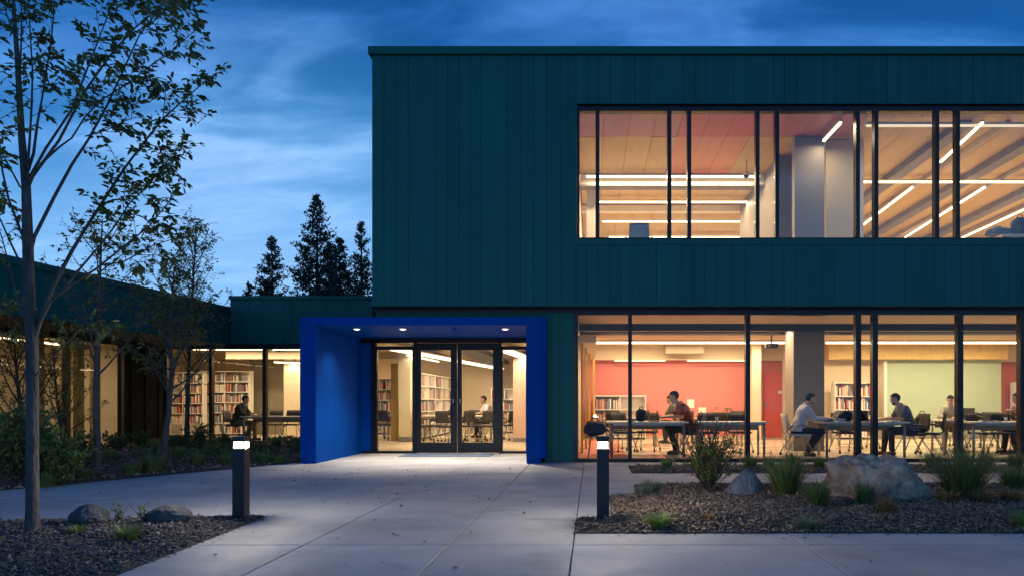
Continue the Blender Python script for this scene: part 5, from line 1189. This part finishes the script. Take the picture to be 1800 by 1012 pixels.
for i, (px, py, r, h, mk, lab) in enumerate(((255, 834, .34, .30, 'grass', 'round grass tuft between the two near slender trunks'), (215, 838, .3, .18, 'grass', 'low grass tuft right of the near slender trunk'), (335, 824, .3, .22, 'grass', 'low grass tuft right of the leaning trunk'), (385, 820, .32, .2, 'grass', 'low grass tuft left of the left bollard'), (452, 816, .34, .18, 'grassb', 'low lit grass right of the left bollard'), (480, 815, .3, .15, 'grassb', 'low lit grass near the blue portal plinth'), (478, 792, .22, .25, 'grassb', 'single lit grass tuft by the glass beside the portal'), (505, 797, .22, .2, 'grassgrey', 'pale tuft close to the portal plinth'), (300, 815, .3, .2, 'grass', 'grass tuft beside the leaning trunk'), (420, 805, .3, .18, 'grass', 'grass tuft behind the left bollard'), (365, 808, .3, .2, 'grass', 'grass tuft below the left bookshelves'), (180, 818, .3, .2, 'grass', 'grass tuft behind the near slender trunk'), (130, 846, .25, .14, 'grass', 'grass tuft at the path edge right of the yellow bush'), (60, 858, .3, .2, 'grass', 'grass tuft at the path edge below the large bush'))):
    v = G(px, py); grass(v.x, v.y+.2, bed_z(TB, v.x, v.y+.2)-.01, r, h, 300, M[mk], lab, spread=1.2, width=.009, group='grasses under the trees')
# ground cover mass of the far bed
xs_ = RNG.uniform(-13, -5.6, 9000); ys_ = RNG.uniform(9.5, 19, 9000); kk = inside(far_bed, xs_, ys_) & (hnoise(xs_, ys_, .8) > -.15) & (edist(far_bed, xs_, ys_) > .2); xs_, ys_ = xs_[kk], ys_[kk]
zs_ = np.array([bed_z(TB, a, b) for a, b in zip(xs_, ys_)]); pos = np.repeat(np.stack([xs_, ys_, zs_], 1), 2, 0)+RNG.normal(0, .03, (len(xs_)*2, 3))*np.array((1, 1, 0)); pos[:, 2] += RNG.uniform(0, .10, len(pos))
tag(leaf_mesh('ground_cover', pos, RNG.normal(0, .6, pos.shape)+np.array((0, 0, .7)), RNG.uniform(.04, .11, len(pos)), M['leafd'], None, .25), 'low dark ground cover under the slender trees', 'ground cover', kind='stuff')
# ================================================================== TREES
class Tree:
    def __init__(s, name, base, label, bark, leafmat, group, lsize):
        s.t = empty(name, base, 0, label, 'tree', group); s.base = Vector(base); s.wood = MB(); s.twig = MB(); s.pos = []; s.dir = []; s.bark = bark; s.lm = leafmat; s.ls = lsize
    def limb(s, pts, r0, r1, n=7, mb=None):
        k = len(pts); (mb or s.wood).tube([Vector(p)-s.base for p in pts], [r0+(r1-r0)*(i/(k-1))**.8 for i in range(k)], n, False)
    def along(s, pts, t):
        seg = [(Vector(b)-Vector(a)).length for a, b in zip(pts, pts[1:])]; L = sum(seg)*t
        for i, l in enumerate(seg):
            if L <= l or i == len(seg)-1:
                a, b = Vector(pts[i]), Vector(pts[i+1]); return a.lerp(b, min(1, L/max(l, 1e-6))), (b-a).normalized()
            L -= l
    def twigs(s, pts, n, t0, ln, nl, up=.25, side=.9, r=.004, lsz=None, bare=0):
        for q in range(n):
            t = t0+(1-t0)*((q+RNG.random())/n)
            p, d = s.along(pts, t); off = Vector(RNG.normal(0, 1, 3)); off -= d*off.dot(d); off.normalize()
            td = (d*RNG.uniform(.35, .9)+off*side+Vector((0, 0, up))).normalized(); L = ln*RNG.uniform(.5, 1.2)*(1.15-.45*t)
            mid = p+td*L*.5+Vector(RNG.normal(0, .04*ln, 3)); e = p+td*L+Vector((0, 0, -.04*L)); s.twig.tube([p-s.base, mid-s.base, e-s.base], [r, r*.7, r*.4], 4, False)
            subs = [(p, mid, e, L)]
            for z in range(RNG.integers(1, 4)):
                f = RNG.uniform(.3, .9); a = p.lerp(e, f); sd = (td*.6+Vector(RNG.normal(0, .7, 3))).normalized(); e2 = a+sd*L*RNG.uniform(.3, .6); m2 = a.lerp(e2, .5); s.twig.tube([a-s.base, e2-s.base], [r*.6, r*.35], 3, False); subs.append((a, m2, e2, L*.5))
            for (a, m2, e2, l2) in subs:
                if RNG.random() < bare: continue
                dd_ = (e2-a).normalized(); sv = dd_.cross(Vector((0, 0, 1))); sv = sv.normalized() if sv.length > .1 else Vector((1, 0, 0))
                for k in range(nl):
                    f = .3+.75*k/nl; pp = a.lerp(e2, min(1, f)); sg = 1 if k % 2 else -1
                    ldir = dd_*.65+sv*sg*.75+Vector(RNG.normal(0, .28, 3))+Vector((0, 0, -.35)); s.pos.append(tuple(pp-s.base)); s.dir.append(tuple(ldir))
                for _ in range(2): s.pos.append(tuple(e2-s.base)); s.dir.append(tuple(dd_+Vector(RNG.normal(0, .35, 3))-Vector((0, 0, .2))))
    def done(s):
        s.wood.build('trunk', M[s.bark], s.t, smooth=True); 
        if s.twig.v: tag(s.twig.build('twigs', M[s.bark], s.t, smooth=True), kind='stuff')
        if s.pos: tag(leaf_mesh('crown', s.pos, s.dir, s.ls*RNG.uniform(.55, 1.25, len(s.pos)), M[s.lm], s.t, .25), kind='stuff')
        return s.t
D0 = CH*FPX/(950-HY)
tb = P(57, 950, D0); tb.z = .02
T = Tree('foreground_tree', tb, 'large foreground tree with bluish trunk at the left, leaves against the sky', 'barkgrey', 'leaf', 'trees in front of the building', .062)
def pl(pts, d0=0, d1=0): return [P(x, y, D0+d0+(d1-d0)*i/(len(pts)-1)) for i, (x, y) in enumerate(pts)]
tr = pl([(57, 954), (57, 900), (57, 800), (57, 680), (56, 590), (52, 540), (49, 430), (46, 330), (38, 240), (31, 110), (25, 30), (20, -90)])
rr = [.085, .066, .061, .060, .060, .056, .052, .044, .034, .026, .02, .012]
T.wood.tube([p-T.base for p in tr], [q*.74 for q in rr], 14, False)
limbs = [ # points, depth drift, start radius, twig count, start of twigs
 ([(62, 590), (73, 553), (95, 500), (126, 442), (149, 404), (183, 351), (218, 297), (259, 243), (288, 208), (324, 175), (360, 144), (382, 128)], .2, .9, .030, 34, .30),
 ([(66, 575), (88, 530), (114, 509), (171, 471), (218, 433), (262, 398), (288, 366), (303, 348)], -.1, -.6, .020, 22, .38),
 ([(118, 500), (139, 474), (177, 430), (206, 392), (228, 357), (262, 325), (294, 284), (312, 262)], .2, .8, .015, 22, .25),
 ([(180, 466), (215, 461), (245, 445), (272, 430), (316, 417)], -.3, -.5, .011, 14, .15),
 ([(54, 440), (60, 417), (95, 347), (126, 290), (155, 246), (186, 190), (214, 130), (245, 62), (285, 10), (320, -40)], .1, 1.0, .025, 30, .30),
 ([(49, 330), (58, 310), (104, 247), (148, 163), (193, 99), (232, 54), (272, 20), (310, -20)], -.2, -.9, .021, 28, .28),
 ([(50, 316), (80, 262), (126, 193), (150, 130), (168, 84), (198, 5), (215, -50)], .1, .5, .018, 22, .3),
 ([(49, 300), (59, 270), (66, 215), (74, 173), (91, 64), (96, 0), (100, -70)], .2, .7, .020, 22, .3),
 ([(46, 320), (52, 250), (56, 180), (57, 124), (52, 40), (48, -60)], -.2, -.4, .017, 16, .3),
 ([(34, 170), (36, 110), (38, 50), (37, 0), (36, -80)], .2, .4, .014, 14, .2),
 ([(48, 480), (41, 474), (20, 430), (0, 385), (-30, 330), (-60, 260)], .2, .8, .018, 14, .4),
 ([(46, 425), (38, 411), (15, 350), (4, 300), (-4, 220), (-10, 120), (-16, 20)], -.1, -.5, .018, 16, .3),
 ([(44, 335), (35, 328), (12, 285), (-12, 240), (-50, 180)], -.2, -.6, .014, 12, .3),
 ([(52, 575), (35, 547), (19, 477), (4, 420), (-20, 350)], .2, .3, .016, 12, .4),
 ([(58, 665), (69, 652), (100, 620), (130, 588), (152, 560)], -.1, -.2, .010, 7, .5),
 ([(56, 600), (45, 588), (25, 560), (5, 545)], .1, .3, .010, 7, .4),
 ([(70, 290), (104, 259), (126, 243), (150, 205), (180, 175), (220, 150), (262, 118), (300, 92), (345, 52)], .0, .3, .013, 24, .25),
 ([(150, 240), (185, 230), (215, 215), (240, 206)], .3, .6, .008, 12, .2),
 ([(255, 250), (285, 262), (305, 290)], .3, .6, .006, 8, .2), ([(292, 205), (330, 208), (350, 218)], .5, .6, .005, 6, .3), ([(286, 210), (290, 175), (292, 140)], .4, .5, .005, 7, .3),
 ([(24, 60), (10, 20), (0, -20)], 0, .3, .010, 8, .2), ([(230, 60), (262, 45), (300, 10), (340, -15)], -.7, -.6, .007, 12, .2)]
for pts, a, b, r0, nt_, t0 in limbs:
    pp = pl(pts, 0, 0); nn = len(pp)
    pp = [P(x, y, D0+(a+(b-a)*i/(nn-1))*(i/(nn-1))) for i, (x, y) in enumerate(pts)]
    r0 *= .68; T.limb(pp, r0, max(.003, r0*.16)); T.twigs(pp, int(nt_*.80), t0, .27, 4, r=.0032)
T.done()
# slender trees
def slender(name, trunk, D, label, r0, lims, leafmat, lsz, nl, twn, twl, bark='bark', bare=.1):
    b = P(*trunk[0], D); b.z = bed_z(TB, b.x, b.y)-.02
    t = Tree(name, b, label, bark, leafmat, 'trees in front of the building', lsz); pts = [P(x, y, D) for x, y in trunk]; pts[0].z = b.z
    t.wood.tube([p-t.base for p in pts], [r0*(1-.88*i/(len(pts)-1)) for i in range(len(pts))], 9, False)
    for (tt, az, el, L) in lims:
        p, d = t.along(pts, tt); dirv = Vector((math.cos(az)*math.cos(el), math.sin(az)*math.cos(el), math.sin(el))); q = [p]; dv = dirv.copy()
        for k in range(5):
            dv = (dv+Vector((0, 0, .10))+Vector(RNG.normal(0, .07, 3))).normalized(); q.append(q[-1]+dv*L/5)
        t.limb(q, max(.005, r0*.42*(1-tt*.6)), .003, 5); t.twigs(q, twn, .2, twl, nl, r=.003, bare=bare)
    t.twigs(pts, 6, .75, twl, nl, r=.003)
    return t.done()
def rl(n, t0, t1, L0, L1, el=(.5, 1.0)):
    return [(t0+(t1-t0)*(i+RNG.random()*.7)/n, i*2.4+RNG.uniform(-.4, .4), RNG.uniform(*el), L0+(L1-L0)*i/n) for i in range(n)]
D2 = CH*FPX/(835-HY); slender('slender_tree', [(172, 836), (171, 780), (168, 690), (171, 600), (174, 520), (177, 450), (180, 385)], D2, 'slender tree with straight trunk in front of the warm wing window', .058, rl(15, .36, .93, 1.35, .6), 'leaf2', .055, 3, 8, .30, 'barkgrey', .25)
D3 = CH*FPX/(825-HY); slender('slender_tree', [(287, 826), (290, 770), (297, 720), (302, 660), (300, 590), (303, 520), (306, 470)], D3, 'leaning slender tree with dense small leaves before the ribbed wall', .058, rl(26, .30, .96, 1.2, .5), 'leaf2', .05, 4, 10, .30, 'barkgrey', .05)
D4 = 15.2; slender('slender_tree', [(328, 797), (329, 740), (331, 660), (336, 560), (341, 470), (346, 400)], D4, 'thin tree with upright twigs before the left bookshelves', .06, rl(28, .36, .97, 1.4, .55, (.6, 1.15)), 'leaf2', .055, 3, 9, .34, 'bark', .1)
D5 = 12.8; slender('small_tree', [(42, 815), (40, 760), (34, 700), (28, 640), (24, 590)], D5, 'bushy small tree filling the wing window at the left edge', .06, rl(20, .14, .95, 1.4, .8, (.35, 1.0)), 'leaf2', .055, 4, 8, .32, 'bark', .05)
D6 = 14.0; slender('small_tree', [(112, 805), (108, 760), (100, 700), (96, 650), (92, 600)], D6, 'thin bushy tree between the foreground trunk and the straight slender trunk', .045, rl(18, .15, .95, 1.1, .6, (.4, 1.0)), 'leafy', .055, 4, 8, .3, 'bark', .1)
# conifers far behind the low wing
def conifer(x, ytop, half, D, label, dens=1.0):
    b = Vector((PX(x, D), D, -.07)); t = empty('conifer', b, 0, label, 'tree', 'conifers behind the wing'); H = PZ(ytop, D)+.07; R = half/FPX*D*1.75; zb = max(1.5, H*.12)
    mb = MB().tube([(0, 0, 0), (.05, 0, H*.5), (0, 0, H)], [H*.016, H*.010, .02], 7, False); pos = []; dr = []; sz = []
    z = zb; tw = MB()
    while z < H-.15:
        f = (H-z)/(H-zb); prof = min(R*(f**.85), R*.62)+.12
        for k in range(int(6+5*f)):
            if RNG.random() > dens*.93: continue
            a = RNG.uniform(0, 2*pi); L = prof*RNG.choice([.55, .75, .9, 1.0, 1.18], p=[.15, .25, .3, .2, .1]); q = []; up = .55-.75*f+RNG.normal(0, .08)
            for s in range(6):
                u = s/5; q.append(Vector((math.cos(a)*L*u, math.sin(a)*L*u, z+L*u*(up*.5)-.10*L*u*(1-u)*2+.22*L*u*u*u)))
            tw.tube(q, [.03*f+.01, .03*f+.01, .02, .016, .012, .008], 3, False)
            n = int(8+11*min(3, L))
            for s in range(n):
                u = RNG.uniform(.18, 1.03)**.8; i = min(4, int(u*5)); p = q[i].lerp(q[i+1], min(1.1, u*5-i)); pos.append(tuple(p+Vector(RNG.normal(0, .10, 3))*(1.2-u*.5))); dv = (q[-1]-q[0]).normalized(); dr.append(tuple(dv*.5+Vector(RNG.normal(0, .7, 3))+Vector((0, 0, .35)))); sz.append(RNG.uniform(.22, .48)*(.75+.4*f))
        z += RNG.uniform(.20, .36)*(D/60)
    for _ in range(10): pos.append((RNG.normal(0, .04), RNG.normal(0, .04), H-RNG.uniform(0, .5))); dr.append((RNG.normal(0, .4), RNG.normal(0, .4), 1)); sz.append(.3)
    mb.build('trunk', M['pinebark'], t); tw.build('branches', M['pinebark'], t); leaf_mesh('crown', pos, dr, np.array(sz), M['needle'], t, .22)
conifer(478, 416, 34, 62, 'left conifer of the group, rounded cone shape', 1.0); conifer(557, 345, 50, 64, 'tallest conifer in the middle of the group', 1.0); conifer(597, 419, 36, 58, 'short conifer between the tallest and the rightmost', 1.0); conifer(635, 392, 34, 66, 'slim rightmost conifer beside the teal block', .8); conifer(436, 497, 16, 66, 'tiny conifer tip just above the low roof', .9); conifer(580, 428, 30, 60, 'dark conifer merging into the tallest one', 1.0)
# ================================================================== ROCKS
def rock(name, c, size, seed, m, label, cuts=9, amp=.16, sub=6, shape=None, rz=0):
    bm = bmesh.new(); bmesh.ops.create_icosphere(bm, subdivisions=sub, radius=1); r = random.Random(seed); off = Vector((seed*3.7, seed*1.3, seed*2.1))
    pls = []
    for _ in range(cuts):
        n = Vector((r.gauss(0, 1), r.gauss(0, 1), r.gauss(.3, .7))).normalized(); pls.append((n, r.uniform(.70, .94)))
    for v in bm.verts:
        p = v.co.copy()
        for n, d in pls:
            e = p.dot(n)-d
            if e > 0: p -= n*e*.85
        nv = v.co.normalized()
        p += nv*(amp*mnoise.noise(v.co*1.4+off)+amp*.5*mnoise.noise(v.co*3.3+off)+amp*.30*mnoise.noise(v.co*8+off)+amp*.16*mnoise.noise(v.co*19+off)-amp*.45*max(0, .12-abs(mnoise.noise(v.co*2.1+off*2)))*4)
        if shape: p = shape(p)
        v.co = Vector((p.x*size[0], p.y*size[1], p.z*size[2]))
    me = bpy.data.meshes.new(name); bm.to_mesh(me); bm.free(); me.polygons.foreach_set('use_smooth', [True]*len(me.polygons))
    o = link(name, me, None, m); o.location = c; o.rotation_euler = (0, 0, rz); return tag(o, label, 'rock', 'landscape rocks')
def big_shape(p):
    q = p.copy(); t = (p.x+1)/2; q.z = p.z*(1.12-.42*max(0, t-.35)); q.x = p.x+.10*p.z
    if p.z > .1: q.x -= .22*p.z
    return q
xb = (PX(1472, 7.7)+PX(1650, 7.7))/2
rock('boulder', (xb+.03, 7.95, .08), (.67, .46, .52), 5, M['stone'], 'large pale granite boulder in the right planting bed', shape=big_shape, amp=.17, cuts=10)
rock('boulder', (PX(1310, 8.1), 8.15, .06), (.225, .21, .29), 9, M['stoneblue'], 'smaller rounded blue grey boulder beside the tall shrub', cuts=4, amp=.08)
x, y, z = gpx(278, 934, FB); rock('rock', (x, y+.16, z+.035), (.20, .17, .115), 14, M['stonedark'], 'flat topped dark rock in the front left bed', cuts=7, amp=.10)
x, y, z = gpx(128, 940, FB); rock('rock', (x, y+.2, z+.045), (.155, .15, .12), 17, M['stonedark'], 'dark rock just right of the foreground trunk', cuts=7, amp=.10)
# ================================================================== BOLLARDS
def bollard(x, y, z, label, h=.79):
    t = empty('bollard_light', (x, y, z), 0, label, 'bollard', 'bollard lights'); w = .0575
    MB().box(-.075, -.075, -.02, .075, .075, .012).build('base_plate', M['plastic'], t)
    MB().box(-w, -w, .0125, w, w, h-.115).build('post', mat('dark bollard paint', (.012, .014, .02), .42), t, bevel=.004)
    MB().box(-w, -w, h-.05, w, w, h).build('cap', M['plastic'], t, bevel=.004)
    MB().box(-w+.002, -w+.002, h-.1145, w-.002, w-.002, h-.0505).build('lens', M['lens'], t)
    MB().box(-w+.012, -w+.012, h-.113, w-.012, w-.012, h-.052).build('lamp', M['lampw'], t)
    for sx in (-1, 1):
        for sy in (-1, 1): MB().box(sx*(w-.008)-.004, sy*(w-.008)-.004, h-.1148, sx*(w-.008)+.004, sy*(w-.008)+.004, h-.0502).build('corner_post', M['plastic'], t)
    for q in range(4):
        ld = bpy.data.lights.new('bollard_lamp', 'AREA'); ld.shape = 'RECTANGLE'; ld.size = .085; ld.size_y = .055; ld.energy = 14; ld.color = (1, .89, .76)
        lo = bpy.data.objects.new('bollard_lamp', ld); COL.objects.link(lo); lo.parent = t; a = q*pi/2
        lo.location = (math.sin(a)*(w-.009), -math.cos(a)*(w-.009), h-.082); lo.rotation_euler = (-pi/2, 0, a)
v = G(418, 917); bollard(v.x, v.y+.06, bed_z(FB, v.x, v.y+.06)-.005, 'left bollard light at the tip of the gravel bed')
v = G(1060, 921); bollard(v.x, v.y+.06, bed_z(RBED, v.x, v.y+.06)-.005, 'right bollard light at the corner of the boulder bed')

bl = RNG.uniform(-.2, 6, 260), RNG.uniform(5.9, 9.2, 260); kb = inside(right_bed, *bl); lx, ly = bl[0][kb], bl[1][kb]
bl2 = RNG.uniform(-6, -2.4, 120), RNG.uniform(4.2, 6.6, 120); kb = inside(left_bed, *bl2); lx2, ly2 = bl2[0][kb], bl2[1][kb]
lp = np.concatenate([np.stack([lx, ly, [bed_z(RBED, p, q)+.02 for p, q in zip(lx, ly)]], 1), np.stack([lx2, ly2, [bed_z(FB, p, q)+.02 for p, q in zip(lx2, ly2)]], 1)]); la = RNG.uniform(0, 6.3, len(lp))
tag(leaf_mesh('dead_leaves', lp, np.stack([np.cos(la), np.sin(la), RNG.normal(.1, .2, len(lp))], 1), RNG.uniform(.03, .06, len(lp)), M['grassdry'], None, .3), 'dead leaves lying on the chips of the front beds', 'leaves', kind='stuff')
# fallen leaves on the paving
fx = np.concatenate([RNG.uniform(-7, -1, 70), RNG.uniform(-5.5, 3, 60), RNG.uniform(-9, -5, 40)]); fy = np.concatenate([RNG.uniform(5, 12, 70), RNG.uniform(4.2, 12, 60), RNG.uniform(8, 11, 40)])
kk = ~inside(left_bed, fx, fy) & ~inside(right_bed, fx, fy) & ~inside(far_bed, fx, fy); fx, fy = fx[kk], fy[kk]; fp = np.stack([fx, fy, np.full(len(fx), .007)], 1); fa = RNG.uniform(0, 6.3, len(fx))
tag(leaf_mesh('fallen_leaves', fp, np.stack([np.cos(fa), np.sin(fa), RNG.normal(0, .08, len(fx))], 1), RNG.uniform(.03, .055, len(fx)), M['grassdry'], None, .3), 'few fallen leaves scattered on the concrete', 'leaves', kind='stuff')
